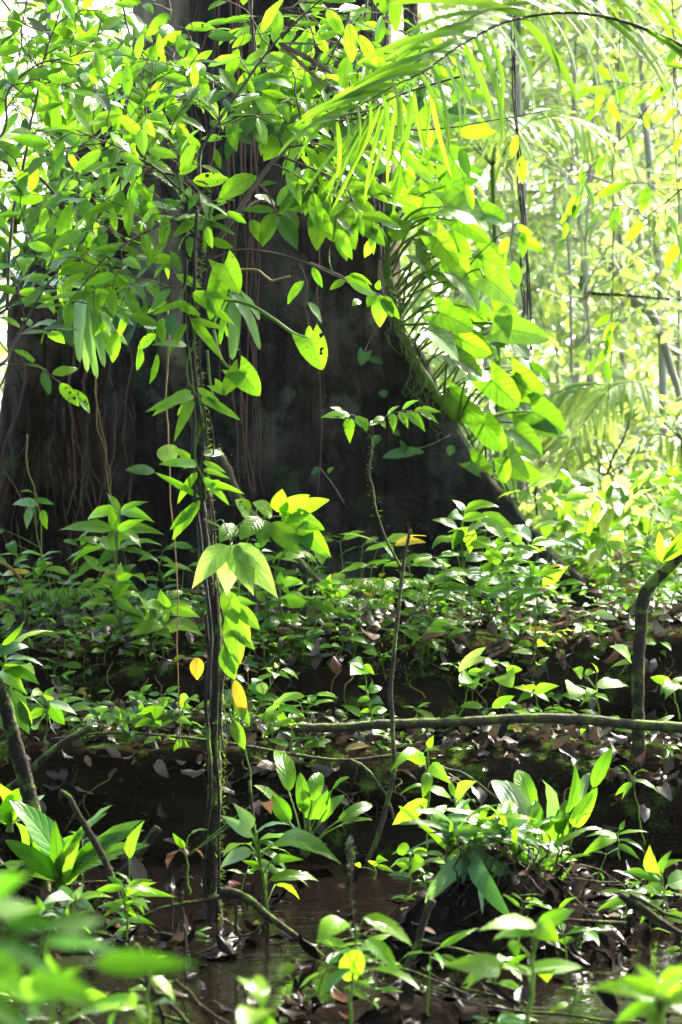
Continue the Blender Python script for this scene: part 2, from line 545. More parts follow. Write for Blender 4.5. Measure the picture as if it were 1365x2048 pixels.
def leafy(mbL, P, rs, L, step, start=0.15, wr=.38, shape='ellip', ang=55, mats=(0,), hint=None, droop=.45, tipleaf=True, hang=.10, mbS=None, nl=6, nc=5, pet=.008):
    """Leaves set alternately along a twig P, and one at its tip."""
    Q, ln = resample(P, step)
    T = np.gradient(Q, axis=0)
    T /= np.maximum(np.linalg.norm(T, axis=1, keepdims=True), 1e-9)
    sgn = 1
    for i in range(len(Q)):
        if i / max(1, len(Q) - 1) < start:
            continue
        last = i == len(Q) - 1
        n = facing(rs) if hint is None else np.array(hint) + (rs.random(3) - .5) * .7
        n /= np.linalg.norm(n)
        side = np.cross(T[i], n)
        side /= max(np.linalg.norm(side), 1e-6)
        a = R(ang + rs.normal() * 14) if not last else rs.normal() * .2
        d = T[i] * math.cos(a) + side * math.sin(a) * sgn + np.array([0, 0, -hang]) + rs.normal(size=3) * .12
        sgn = -sgn
        l = L * (0.72 + rs.random() * .5)
        d /= np.linalg.norm(d)
        b = Q[i] + d * pet
        leaves(mbL, b, d, n, l, wr * (.85 + rs.random() * .3), droop * (.4 + rs.random() * 1.2), .1 + rs.random() * .2, .03, shape, nl, nc, mats[int(rs.integers(len(mats)))], rs)
        if mbS is not None:
            tube(mbS, [Q[i], b + d * .002], .0011, .0009, 4, 1)


def smoothstep(a, b, x):
    t = np.clip((x - a) / (b - a), 0, 1)
    return t * t * (3 - 2 * t)


def fbm(x, y, s, seed=0.0):
    return noise.fractal(Vector((x * s, y * s, seed)), 1.0, 2.0, 4)


# ---------------------------------------------------------------- ground and water
MOUNDS = [(0.40, 6.05, .27, .26, .33), (0.62, 6.45, .34, .24, .19), (-0.90, 6.2, .34, .5, .22), (-1.5, 6.0, .5, 1.2, .22), (0.12, 5.25, .40, .20, .13), (-.50, 4.75, .35, .2, .12),
          (1.1, 5.7, .3, .4, .13), (0.62, 5.6, .2, .2, .10), (-.30, 6.1, .16, .16, .10), (0.95, 6.9, .4, .2, .10)]


def gz(x, y):
    z = -0.10 + .84 * float(smoothstep(8.25, 8.75, y)) + .07 * float(smoothstep(8.9, 11, y))
    for mx, my, sx, sy, h in MOUNDS:
        e = ((x - mx) / sx) ** 2 + ((y - my) / sy) ** 2
        if e < 9:
            z += h * math.exp(-e)
    z += .16 * float(smoothstep(3.9, 3.0, y))
    near = 1.0 if y < 14 else .4
    return z + .035 * near * fbm(x, y, 2.2) + (.02 * fbm(x, y, 9.0, 3.0) if y < 9.5 else 0) + (.5 * fbm(x, y, .08, 7.0) * float(smoothstep(14, 40, y)))


def ground():
    xs = np.sinh(np.linspace(-5.2, 5.2, 190)) * .9
    ys = np.concatenate([np.linspace(-40, 2.5, 14), np.linspace(2.8, 10, 170), 10 + np.expm1(np.linspace(.02, 4.8, 60))])
    v = np.array([(x, y, gz(x, y)) for y in ys for x in xs])
    nx, ny = len(xs), len(ys)
    a = np.arange(ny - 1)[:, None] * nx + np.arange(nx - 1)[None]
    q = np.stack([a, a + 1, a + nx + 1, a + nx], -1).reshape(-1, 4)
    mb = MB()
    mb.add(v, v[:, :2] * .1, q)
    kind(mb.build("ground", 'ground'), 'structure')


ground()
mb = MB()
xs, ys = np.linspace(-9, 9, 40), np.linspace(-6, 8.6, 40)
v = np.array([(x, y, 0) for y in ys for x in xs])
a = np.arange(39)[:, None] * 40 + np.arange(39)[None]
mb.add(v, v[:, :2], np.stack([a, a + 1, a + 41, a + 40], -1).reshape(-1, 4))
kind(mb.build("water", 'water'), 'structure')

# ---------------------------------------------------------------- giant buttressed tree
TX, TY = -0.36, 10.25


def build_tree():
    t = thing("giant_tree", "huge dark rainforest tree with tall plank buttresses behind the fallen logs", "tree", (TX, TY, .75))
    mb = MB()
    nz, nt = 110, 120
    vv, uu = [], []
    for iz in range(nz + 1):
        z = .4 + 12.6 * (iz / nz) ** 1.4
        for it in range(nt):
            th = it / nt * 6.28318
            r = .57 - .012 * (z - 1) + .30 * math.exp(-(z - .4) / .55)
            r += .05 * math.cos(3 * th + 1.1) + .035 * math.cos(5 * th + .3 + z * .12) + .045 * noise.noise(Vector((math.cos(th) * 2.2, math.sin(th) * 2.2, z * .5)))
            r += .018 * noise.noise(Vector((math.cos(th) * 9, math.sin(th) * 9, z * .9)))
            vv.append((TX + math.cos(th) * r, TY + math.sin(th) * r, z))
            uu.append((it / nt, z * .1))
    i, j = np.arange(nz)[:, None] * nt, np.arange(nt)[None]
    mb.add(vv, uu, np.stack([i + j, i + (j + 1) % nt, i + nt + (j + 1) % nt, i + nt + j], -1).reshape(-1, 4))
    mb.build("trunk", 'trunk', t)

    def buttress(ridge, mat, thick=.05, seed=0, zb=.35):
        P = smooth([at(*r) for r in ridge], 9)
        k, nh = len(P), 26
        mb = MB()
        rows = []
        tan = np.gradient(P, axis=0)
        tan[:, 2] = 0
        tan /= np.maximum(np.linalg.norm(tan, axis=1, keepdims=True), 1e-6)
        nor = np.stack([tan[:, 1], -tan[:, 0], 0 * tan[:, 0]], 1)
        for i in range(k):
            s = i / (k - 1)
            top = P[i]
            prof = []
            for side in (1, -1):
                for h in range(nh):
                    f = h / (nh - 1)
                    z = zb + (top[2] - zb) * (f if side == 1 else 1 - f)
                    d = top[2] - z
                    th = thick * (1.25 - .6 * s) * min(1, .35 + (d / .12) ** .5 * .65 if d > 0 else .35) + .10 * math.exp(-(z - zb - .3) / .18) * .6 + .12 * (1 - s) ** 3
                    w = .05 * noise.noise(Vector((s * 2.5, z * 1.2, seed))) + .022 * noise.noise(Vector((s * 9, z * 2.5, seed + 4)))
                    bump = .014 * noise.noise(Vector((top[0] * 9, z * 5, side * 5 + seed)))
                    prof.append(top * np.array([1, 1, 0]) + np.array([0, 0, z]) + nor[i] * (side * (th + bump) + w))
            rows.append(prof)
        v = np.array(rows).reshape(-1, 3)
        m = nh * 2
        i, j = np.arange(k - 1)[:, None] * m, np.arange(m - 1)[None]
        q = np.stack([i + j, i + m + j, i + m + j + 1, i + j + 1], -1).reshape(-1, 4)
        e = [[(k - 1) * m + h, (k - 1) * m + h + 1, k * m - 2 - h, k * m - 1 - h] for h in range(nh - 1)]
        mb.add(v, v[:, [0, 2]] * .3, np.concatenate([q, np.array(e)]))
        return mb.build("buttress", mat, t)

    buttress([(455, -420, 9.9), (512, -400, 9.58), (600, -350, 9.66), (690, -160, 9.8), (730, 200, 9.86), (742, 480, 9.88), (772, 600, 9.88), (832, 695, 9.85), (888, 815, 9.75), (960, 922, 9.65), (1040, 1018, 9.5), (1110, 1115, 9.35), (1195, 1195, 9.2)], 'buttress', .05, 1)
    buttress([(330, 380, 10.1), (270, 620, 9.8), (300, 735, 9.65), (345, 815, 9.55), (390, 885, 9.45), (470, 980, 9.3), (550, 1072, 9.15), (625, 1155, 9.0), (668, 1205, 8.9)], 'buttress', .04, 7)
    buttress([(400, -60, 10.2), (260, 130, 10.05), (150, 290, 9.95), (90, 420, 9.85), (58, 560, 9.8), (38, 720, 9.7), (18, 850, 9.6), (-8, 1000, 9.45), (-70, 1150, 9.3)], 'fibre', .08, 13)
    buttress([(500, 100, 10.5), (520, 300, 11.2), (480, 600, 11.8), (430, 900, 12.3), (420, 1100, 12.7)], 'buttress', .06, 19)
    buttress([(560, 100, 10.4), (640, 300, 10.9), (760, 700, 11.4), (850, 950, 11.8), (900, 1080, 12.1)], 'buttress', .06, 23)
    # brackets and clinging roots on the left wall
    rs = rnd(5)
    for k in range(34):
        x = 10 + rs.random() * 250
        y0 = 600 + rs.random() * 250
        p = [(x, y0), (x + rs.normal() * 18, y0 + 120), (x + rs.normal() * 25, y0 + 260), (x + rs.normal() * 35, y0 + 420)]
        mb = MB()
        tube(mb, pts(p, 9.5, 9.2), .004 + rs.random() * .006, .004, 5, 5, wob=.02, rs=rs)
        mb.build("clinging_root", 'liana' if k % 4 == 0 else 'fibre', t)
    # crown far overhead, unseen; added to dapple the sun and dim the sky
    mb = MB()
    n = 2600
    a_ = rs.random(n) * 6.283
    rr = np.sqrt(rs.random(n)) * 5.5
    c = np.stack([TX + .3 + rr * np.cos(a_), TY - .5 + rr * np.sin(a_), 11.2 + rs.random(n) * 2.4], 1)
    cl = np.array([noise.noise(Vector(p * .55)) for p in c])
    c = c[cl > -.02]
    n = len(c)
    leaves(mb, c, np.stack([rs.normal(size=n), rs.normal(size=n), -.2 + 0 * a_[:n]], 1), np.stack([rs.normal(size=n) * .4, rs.normal(size=n) * .4, np.ones(n)], 1), .34 + rs.random(n) * .2, .5, .4, .1, 0.0, 'ellip', 3, 3, 0, rs)
    mb.build("crown", 'mid', t)
    mb = MB()
    for k in range(9):
        an = k * .7 + rs.random() * .3
        e = Vector((math.cos(an), math.sin(an), 0))
        b = Vector((TX, TY, 9.6 + rs.random() * 2.5))
        tube(mb, [b, b + e * 1.5 + Vector((0, 0, .6)), b + e * 4 + Vector((0, 0, 1.2)), b + e * 7 + Vector((0, 0, 1.3))], .16, .03, 8, 5, wob=.1, rs=rs)
    mb.build("limbs", 'trunk', t)
    return t


build_tree()

# ---------------------------------------------------------------- the two rotten logs
LOGS = [(7.98, .08, .34, .30), (8.62, .38, .44, .35)]


def log_dz(k, x):
    return .06 * noise.noise(Vector((x * .8, k * 5.3, 1))) + .05 * noise.noise(Vector((x * 2.3, k * 3.1, 4))) + .02 * noise.noise(Vector((x * 7, k, 8))) - (.03 * x if k == 0 else -.02 * x)


def log_top(k, x, y):
    cy, cz, ay, bz = LOGS[k]
    cz += log_dz(k, x)
    u = min(.98, abs((y - cy) / ay))
    return cz + bz * (1 - u ** 2.6) ** (1 / 2.6)


def build_log(k, x0, x1, label, seed):
    cy, cz, ay, bz = LOGS[k]
    t = thing("fallen_log", label, "log", (0, cy, cz), "rotten logs lying across the water")
    mb = MB()
    nx, nt = 170, 64
    vv, uu = [], []
    for i in range(nx + 1):
        x = x0 + (x1 - x0) * i / nx
        end = min(1, .35 + 4 * min(i, nx - i) / nx)
        for j in range(nt):
            th = j / nt * 6.28318
            c, s = math.cos(th), math.sin(th)
            c2, s2 = math.copysign(abs(c) ** .77, c), math.copysign(abs(s) ** .77, s)
            w = 1 + .10 * noise.noise(Vector((x * .9, c * 1.2 + seed, s * 1.2))) + .13 * noise.noise(Vector((x * 1.6, c * 4 + seed, s * 4))) * (1 if s < .75 else .3)
            w += .06 * noise.noise(Vector((x * 6, c * 9 + seed, s * 9))) * (1 if s < .8 else .35)
            if c < 0:
                w += .22 * noise.fractal(Vector((x * 1.4, seed, s * 2.2)), 1, 2, 3) * min(1, max(0, 1.3 - abs(s) * 1.3))
            vv.append((x, cy + ay * c2 * w * end, cz + log_dz(k, x) + bz * s2 * w * end))
            uu.append((x, j / nt))
    i, j = np.arange(nx)[:, None] * nt, np.arange(nt)[None]
    mb.add(vv, uu, np.stack([i + j, i + (j + 1) % nt, i + nt + (j + 1) % nt, i + nt + j], -1).reshape(-1, 4))
    mb.build("bark", 'log', t)
    # split ends
    for i0, x in ((0, x0), (nx, x1)):
        mb = MB()
        ring = vv[i0 * nt:(i0 + 1) * nt]
        cen = [(x, cy, cz)]
        q = [[nt, h, h + 1, (h + 2) % nt] for h in range(0, nt, 2)]
        mb.add(ring + cen, np.zeros((nt + 1, 2)), q)
        mb.build("split_end", 'log', t)
    rs = rnd(seed * 11 + 3)
    n = 74
    for h in range(n):        # rootlets hanging over the front face
        x = -1.7 + 3.4 * rs.random()
        y = cy - ay * (.75 + .2 * rs.random())
        z = log_top(k, x, y) + .01
        ln = .06 + rs.random() * .24
        dx = rs.normal() * .1
        mb2 = MB()
        tube(mb2, [(x, y, z), (x + dx * .4, cy - ay * 1.08, z - ln * .4), (x + dx, cy - ay * (1.06 + rs.random() * .12), z - ln)], .0018 + rs.random() * .002, .0012, 4, 4, wob=.02, rs=rs)
        mb2.build("rootlet", 'tan' if h % 4 == 0 else 'fibre', t)
    mb = MB()                 # moss cushions on the shoulder
    n = 1800
    x = (rs.random(n) - .5) * 4
    keep = np.array([noise.noise(Vector((a * 1.7, seed, 0))) for a in x]) > .12
    x = x[keep]
    n = len(x)
    y = cy - ay * (.55 + .4 * rs.random(n))
    z = np.array([log_top(k, a, b) for a, b in zip(x, y)])
    leaves(mb, np.stack([x, y, z], 1), np.stack([rs.normal(size=n) * .5, -.6 + rs.normal(size=n) * .4, rs.normal(size=n) * .6], 1), np.stack([0 * x, -1 + 0 * x, 1 + 0 * x], 1), .012 + .014 * rs.random(n), .3, .8, .1, 0, 'lance', 2, 3)
    kind(mb.build("moss", 'moss', t), 'stuff')
    return t


build_log(0, -3.2, 3.4, "lower rotten black log with dead leaves on it, standing in the water", 2)
build_log(1, -3.6, 3.9, "upper rotten log crowded with seedlings along its top, below the buttresses", 5)

# ---------------------------------------------------------------- leaf litter (stuff)


def litter():
    rs = rnd(77)

    def scatter(name, mat, P, L0, L1, tilt=.35, wr=.42):
        n = len(P)
        a = rs.random(n) * 6.283
        mb = MB()
        D = np.stack([np.cos(a), np.sin(a), rs.normal(size=n) * .22], 1)
        N = np.stack([rs.normal(size=n) * tilt, rs.normal(size=n) * tilt, np.ones(n)], 1)
        leaves(mb, P, D, N, L0 + (L1 - L0) * rs.random(n), wr, rs.normal(size=n) * 1.3, rs.normal(size=n) * .6, .10, 'ellip', 6, 5, 0, rs)
        kind(mb.build(name, mat), 'stuff')

    P = []
    for k, n, xr in ((0, 1300, 1.9), (1, 1100, 2.0)):
        cy, cz, ay, bz = LOGS[k]
        for _ in range(n):
            x, y = (rs.random() * 2 - 1) * xr, cy + ay * (rs.random() * 1.75 - .93)
            P.append((x, y, log_top(k, x, y) + .012 + rs.random() * .03))
    for _ in range(700):
        x, y = (rs.random() * 2 - 1) * 3.0, 8.8 + rs.random() ** 1.5 * 3
        P.append((x, y, gz(x, y) + .012 + rs.random() * .02))
    for k, n in ((0, 300), (1, 220)):
        cy, cz, ay, bz = LOGS[k]
        for _ in range(n):
            x, f = (rs.random() * 2 - 1) * 1.9, rs.random() ** 2
            if noise.noise(Vector((x * 1.8, k * 9, 2))) > -.05:
                P.append((x, cy - ay * (.98 + .06 * rs.random()) - .02, cz + log_dz(k, x) + bz * (.75 - 1.1 * f)))
    scatter("leaf_litter", 'litter', np.array(P), .04, .11, .5)
    P = []
    for _ in range(4200):
        x, y = (rs.random() * 2 - 1) * 1.9, 4.2 + rs.random() * 3.4
        z = gz(x, y)
        if z > -.015:
            P.append((x, y, z + .006 + rs.random() * .015))
        elif rs.random() < .35:
            P.append((x, y, z + .006))
        elif rs.random() < .30 and noise.noise(Vector((x * 2, y * 2, 5))) > -.1:
            P.append((x, y, .003))
    scatter("wet_leaf_litter", 'wetlitter', np.array(P), .04, .11, .3, .36)
    P = []
    for _ in range(130):
        x, y = (rs.random() * 2 - 1) * 1.7, 4.8 + rs.random() * 2.8
        z = gz(x, y)
        if z > -.02:
            P.append((x, y, z + .02))
    scatter("fresh_leaf_litter", 'litter', np.array(P), .05, .12, .6)
    # loose sticks and stalks on the mud: nobody could count them
    mb = MB()
    for _ in range(210):
        x, y = (rs.random() * 2 - 1) * 1.6, 4.3 + rs.random() * 3.2
        z = gz(x, y)
        if z < -.03:
            continue
        a, l = rs.random() * 6.28, .06 + rs.random() * .22
        e = Vector((math.cos(a) * l, math.sin(a) * l, 0))
        tube(mb, [(x - e[0], y - e[1], z + .015), (x, y, z + .025 + rs.random() * .02), (x + e[0], y + e[1], max(0, gz(x + e[0], y + e[1])) + .02 + rs.random() * .05)], .002 + rs.random() * .004, .0015, 5, 3, wob=.02, rs=rs)
    kind(mb.build("twig_litter", 'stick'), 'stuff')


litter()

# ---------------------------------------------------------------- forest behind (far wood, undergrowth: stuff; trees one can tell apart: things)


def leaf_cloud(mb, rs, n, x, y, z, L, mi=0, wr=.45, thin=.0, fs=.5, nl=2, nc=3):
    """n leaves through a box, in clumps with gaps between them."""
    P = np.stack([x[0] + (x[1] - x[0]) * rs.random(n), y[0] + (y[1] - y[0]) * rs.random(n), z[0] + (z[1] - z[0]) * rs.random(n)], 1)
    if thin is not None:
        f = np.array([noise.fractal(Vector(p * fs), 1.0, 2.0, 3) for p in P])
        P = P[f > thin]
    n = len(P)
    a = rs.random(n) * 6.283
    D = np.stack([np.cos(a), np.sin(a), rs.normal(size=n) * .3 - .35], 1)
    N = np.stack([rs.normal(size=n) * .5, rs.normal(size=n) * .5 - .15, .9 + 0 * a], 1)
    leaves(mb, P, D, N, L * (.6 + .8 * rs.random(n)), wr, .6, .12, 0.0, 'ellip', nl, nc, mi if np.isscalar(mi) else np.array(mi)[rs.integers(0, len(mi), n)], rs)


rs = rnd(101)
mb = MB()
leaf_cloud(mb, rs, 120000, (-9, 12), (19, 32), (.6, 10), .115, (0, 0, 1), thin=.05, fs=.7)
leaf_cloud(mb, rs, 60000, (-14, 18), (34, 52), (.4, 17), .24, (0, 1, 1), thin=.10, fs=.4)
leaf_cloud(mb, rs, 9000, (-11, 15), (20, 44), (.6, 2.6), .2, (0, 1), thin=-.15, fs=.5)
for k in range(260):           # the twigs and stems of that wood
    x, y, z = -9 + 22 * rs.random(), 17 + 16 * rs.random(), .5 + 8 * rs.random()
    l = .8 + 1.6 * rs.random()
    a_ = rs.normal() * .9
    e = np.array([math.sin(a_), rs.normal() * .3, math.cos(a_)]) * l
    tube(mb, [(x, y, z), np.array([x, y, z]) + e * .5 + rs.normal(size=3) * .12, np.array([x, y, z]) + e], .012 + .012 * rs.random(), .006, 4, 4, 2, wob=.06, rs=rs)
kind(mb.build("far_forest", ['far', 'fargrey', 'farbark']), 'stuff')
mb = MB()
leaf_cloud(mb, rs, 16000, (-3.5, 6), (10.0, 20), (.72, 1.25), .13, (0, 0, 0, 1), thin=-.1, fs=1.3, nl=3)
leaf_cloud(mb, rs, 2500, (.9, 3.2), (9.3, 12), (.75, 1.35), .12, (0, 1), thin=-.1, fs=1.6, nl=4)
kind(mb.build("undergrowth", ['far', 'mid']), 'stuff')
# unseen forest behind and over the camera, added to block front sky light
mb = MB()
leaf_cloud(mb, rs, 9000, (-12, 12), (-10, -4), (0, 9), .5, (0, 1), thin=-.2, fs=.35)
leaf_cloud(mb, rs, 4000, (-14, -5), (-6, 9), (0, 9), .5, (0, 1), thin=-.12, fs=.35)
leaf_cloud(mb, rs, 2600, (6.5, 13), (-6, 7), (0, 8), .5, (0, 1), thin=-.12, fs=.35)
leaf_cloud(mb, rs, 9000, (-12, 11), (-10, 5.5), (6.8, 10.5), .5, (0, 1), thin=-.3, fs=.35)
kind(mb.build("unseen_shading_forest", ['mid', 'dark']), 'stuff')


def under_tree(seed, h, r, lean, ncl, label, base, grp, crown=(.08, 1.0), spread=1.0, mats=('far', 'fargrey'), L=.115):
    rs = rnd(seed)
    t = thing("understory_tree", label, "tree", base, grp)
    r *= .30
    b = Vector(base)
    mb = MB()
    P = tube(mb, [b + Vector((0, 0, -.1)), b + Vector((lean * .2, 0, h * .35)), b + Vector((lean * .6, .05, h * .7)), b + Vector((lean, 0, h))], r, r * .35, 8, 6, wob=.05, rs=rs)
    ml = MB()
    for k in range(ncl):
        f = crown[0] + (crown[1] - crown[0]) * rs.random()
        s = P[int(f * (len(P) - 1))]
        an = rs.random() * 6.283
        e = np.array([math.cos(an), math.sin(an) * .8, .25 + rs.normal() * .3]) * spread * (.4 + rs.random() * .8) * (1.15 - f * .5)
        Q = tube(mb, [s, s + e * .5 + np.array([0, 0, .08]), s + e + np.array([0, 0, -.1])], r * .2 + .003, .002, 4, 4, wob=.04, rs=rs)
        leafy(ml, Q, rs, L, L * .40, .2, .38, 'acum', 60, (0, 0, 1), nl=3, nc=3, hang=.35)
        for _ in range(3):
            s2 = Q[int(rs.integers(len(Q) // 2, len(Q)))]
            e2 = e * .4 + rs.normal(size=3) * .25
            Q2 = tube(mb, [s2, s2 + e2 * .5, s2 + e2 + np.array([0, 0, -.08])], .005, .002, 3, 3)
            leafy(ml, Q2, rs, L, L * .40, .2, .38, 'acum', 60, (0, 0, 1), nl=3, nc=3, hang=.35)
    mb.build("trunk", 'farbark', t)
    ml.build("crown", list(mats), t)
    return t


G_UT = "slender trees in the bright forest behind the buttress"
L_UT = "slender understory tree with thin bare stem and loose yellow-green leaves in bright forest behind"


def fwd(px, Y):
    p = at(px, 1024, Y)
    return (p[0], Y, gz(p[0], Y))


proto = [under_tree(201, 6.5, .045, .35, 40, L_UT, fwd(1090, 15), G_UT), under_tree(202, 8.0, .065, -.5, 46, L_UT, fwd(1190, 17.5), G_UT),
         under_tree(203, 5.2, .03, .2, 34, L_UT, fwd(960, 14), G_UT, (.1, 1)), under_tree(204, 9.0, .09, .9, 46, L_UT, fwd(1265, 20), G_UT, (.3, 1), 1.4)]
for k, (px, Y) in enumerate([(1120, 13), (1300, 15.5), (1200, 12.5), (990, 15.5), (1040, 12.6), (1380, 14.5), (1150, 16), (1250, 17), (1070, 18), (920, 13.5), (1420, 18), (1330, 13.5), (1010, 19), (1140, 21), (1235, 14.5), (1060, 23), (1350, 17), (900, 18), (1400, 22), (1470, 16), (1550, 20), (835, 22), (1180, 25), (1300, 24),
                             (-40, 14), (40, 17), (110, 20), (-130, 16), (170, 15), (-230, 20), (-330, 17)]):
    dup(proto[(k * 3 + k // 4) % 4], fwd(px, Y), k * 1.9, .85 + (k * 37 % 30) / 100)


def fern_frond(mbL, P, rs, L, step, mats=(0,), wr=.10, ang=60, droop=.7, shape='lance', hang=.25, up=(0, -.25, .95), taper=True, nl=5, nc=3):
    Q, _ = resample(P, step)
    T = np.gradient(Q, axis=0)
    T /= np.maximum(np.linalg.norm(T, axis=1, keepdims=True), 1e-9)
    k = len(Q)
    for i in range(1, k):
        f = i / (k - 1)
        if f < .12:
            continue
        n = np.array(up) + rs.normal(size=3) * .10
        side = np.cross(T[i], n)
        side /= np.linalg.norm(side)
        for sg in (-1, 1):
            a = R(ang * (1 - .45 * f) + rs.normal() * 4)
            d = T[i] * math.cos(a) + side * math.sin(a) * sg + np.array([0, 0, -hang]) + rs.normal(size=3) * .05
            l = L * (math.sin(math.pi * min(1, .18 + .72 * f)) ** .7 if taper else 1) * (.9 + rs.random() * .2)
            leaves(mbL, Q[i], d, n, l, wr, droop * (.7 + .6 * rs.random()), .25, .0, shape, nl, nc, mats[int(rs.integers(len(mats)))], rs)


def small_palm(px, py, Y, label, h, nf, L, seed):
    rs = rnd(seed)
    b = Vector(fwd(px, Y))
    t = thing("understory_palm", label, "palm", b, "bright young palms in the forest behind")
    mb, ml = MB(), MB()
    top = at(px, py, Y)
    tube(mb, [b, (b + top) / 2 + Vector((.03, 0, 0)), top], .018, .012, 6, 4)
    for k in range(nf):
        an = k / nf * 6.283 + rs.random() * .5
        e = Vector((math.cos(an), math.sin(an) * .8, 0))
        P = tube(mb, [top, top + e * h * .4 + Vector((0, 0, h * .35)), top + e * h * .85 + Vector((0, 0, h * .35)), top + e * h * 1.25 + Vector((0, 0, h * .05))], .006, .002, 4, 6)
        fern_frond(ml, P, rs, L, .05, wr=.11)
    mb.build("stem", 'green', t)
    ml.build("foliage", 'far', t)
    return t


small_palm(985, 330, 11.4, "tall palm with drooping blue-green leaflets behind the arrow-leaved climber", .55, 7, .34, 34)
small_palm(1235, 960, 12.5, "young palm with yellow-green feathered fronds spreading low in sunlit undergrowth", .62, 8, .26, 31)
small_palm(1365, 880, 12.0, "taller young palm with long yellow-green leaflets at edge of sunlit undergrowth", .75, 8, .32, 32)
small_palm(1150, 900, 15.5, "small hazy palm among the slender stems beyond the sunlit undergrowth", .6, 7, .26, 33)

hz = NT("forest_air")
vol = hz.n("VolumePrincipled", None, Color=(0.93, 0.97, 0.92), Density=0.00016, Anisotropy=0.5)
hz.t.links.new(vol.outputs[0], hz.out.inputs[1])
bpy.ops.mesh.primitive_cube_add(size=1, location=(0, 45, 6.5))
o = bpy.context.object
o.name = "haze"
o.scale = (180, 190, 16)
o.data.materials.append(hz.m)
kind(o, 'stuff')

# ---------------------------------------------------------------- lianas and hanging roots
G_RED = "reddish aerial roots hanging down the front of the giant trunk"
rs = rnd(40)
for k, (x0, x1, y1, r, Y) in enumerate([(388, 392, 300, 3.2, 9.4), (404, 420, 620, 3.0, 9.4), (432, 442, 560, 3.5, 9.35), (447, 470, 900, 2.6, 9.35), (452, 478, 985, 2.8, 9.3), (458, 484, 960, 2.6, 9.3), (466, 492, 990, 3.4, 9.3),
                                        (472, 500, 978, 3.0, 9.28), (480, 508, 985, 3.6, 9.25), (486, 514, 975, 3.0, 9.25), (490, 522, 990, 3.6, 9.22), (496, 526, 940, 2.4, 9.22), (378, 385, 420, 2.2, 9.4), (418, 436, 800, 2.4, 9.4),
                                        (444, 455, 650, 2.2, 9.3), (503, 520, 820, 2.6, 9.2)]):
    o = thing("hanging_root", "thin reddish-brown aerial root hanging in a bundle down the giant trunk", "aerial root", at(x0, -120, Y), G_RED)
    mb = MB()
    tube(mb, [at(x0 - 3, -900, Y + .1), at(x0, -120, Y), at(x0 + (x1 - x0) * .35, y1 * .35, Y), at(x0 + (x1 - x0) * .7, y1 * .72, Y), at(x1, y1, Y - .03)], r * K * Y * (.3 + .6 * rs.random()), r * K * Y * (.25 + .4 * rs.random()), 5, 7, wob=.028, rs=rs, lump=.3)
    mb.build("root", 'liana', o)


def liana(path, Y, r, mat, label, name="liana", cat="liana", Y2=None, strands=1, wob=.01, seed=1, group=None):
    rs = rnd(seed)
    P = pts(path, Y, Y2)
    o = thing(name, label, cat, P[-1], group)
    for s in range(strands):
        mb = MB()
        tube(mb, [p + Vector(((rs.random() - .5) * 3 * r * (strands > 1), (rs.random() - .5) * 2 * r * (strands > 1), 0)) for p in P], r * (1 if strands == 1 else .6), r * .55, 6, 7, wob=wob, rs=rs)
        mb.build("strand", mat, o)
    return o


liana([(505, -200), (507, 0), (508, 130), (507, 256)], 7.2, .0045, 'twig', "straight pale hanging twig beside the bundle of red roots", seed=2)
liana([(742, -200), (745, 20), (750, 180), (756, 330), (760, 520)], 8.6, .007, 'darkliana', "thick pair of dark twisted lianas hanging behind the palm frond", strands=2, seed=3)
liana([(773, -200), (774, 60), (776, 300)], 8.7, .004, 'darkliana', "thin dark liana beside the thick twisted pair behind the palm frond", seed=4)
liana([(635, 330), (637, 560), (640, 760), (638, 1000)], 9.15, .0035, 'liana', "lone thin brown root hanging before the blackest buttress wall", "hanging_root", "aerial root", seed=5)
liana([(1026, -100), (1030, 150), (1040, 330), (1053, 520), (1062, 700)], 9.5, .0055, 'darkliana', "black braided liana hanging free in front of the bright forest", strands=3, seed=6)
liana([(1040, 380), (1044, 560), (1046, 640)], 9.4, .004, 'darkliana', "short dark liana strand hanging close beside the black braided one", strands=2, seed=7)
liana([(1240, -50), (1238, 200), (1225, 420), (1222, 700), (1198, 1000)], 10.5, .0028, 'darkliana', "hair-thin dark vine hanging straight before the bright forest", seed=8)
liana([(1340, -50), (1348, 150), (1352, 330), (1356, 480)], 10.5, .0035, 'darkliana', "thin dark vine hanging at the edge behind the hairy compound leaves", seed=9)
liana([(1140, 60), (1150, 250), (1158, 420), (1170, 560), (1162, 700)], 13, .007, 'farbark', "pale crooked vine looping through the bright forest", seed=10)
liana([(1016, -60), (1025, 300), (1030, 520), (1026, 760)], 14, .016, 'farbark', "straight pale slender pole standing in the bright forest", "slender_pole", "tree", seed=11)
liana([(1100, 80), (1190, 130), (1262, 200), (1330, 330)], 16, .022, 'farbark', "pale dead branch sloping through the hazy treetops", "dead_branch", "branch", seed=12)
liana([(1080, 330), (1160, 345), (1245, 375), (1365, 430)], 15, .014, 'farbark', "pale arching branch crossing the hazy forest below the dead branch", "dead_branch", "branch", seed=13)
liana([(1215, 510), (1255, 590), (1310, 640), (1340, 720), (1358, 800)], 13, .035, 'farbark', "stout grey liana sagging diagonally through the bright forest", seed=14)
liana([(1170, 585), (1260, 592), (1370, 600)], 12.5, .010, 'darkliana', "thin dark branch lying level in front of the stout grey liana", "dead_branch", "branch", seed=15)
liana([(1185, 1040), (1215, 950), (1240, 890), (1260, 840)], 10.6, .007, 'darkliana', "dark leaning stick rising out of the sunlit undergrowth", "leaning_stick", "stick", seed=16)
liana([(1053, 905), (1066, 960), (1080, 1030)], 10.2, .008, 'darkliana', "pair of dark broken stems leaning beside the buttress edge", "leaning_stick", "stick", strands=2, seed=17)
liana([(335, 610), (338, 800), (342, 1000), (355, 1280), (365, 1500)], 6.9, .0028, 'tan', "thin pale vine hanging straight beside the mossy pole", seed=18)
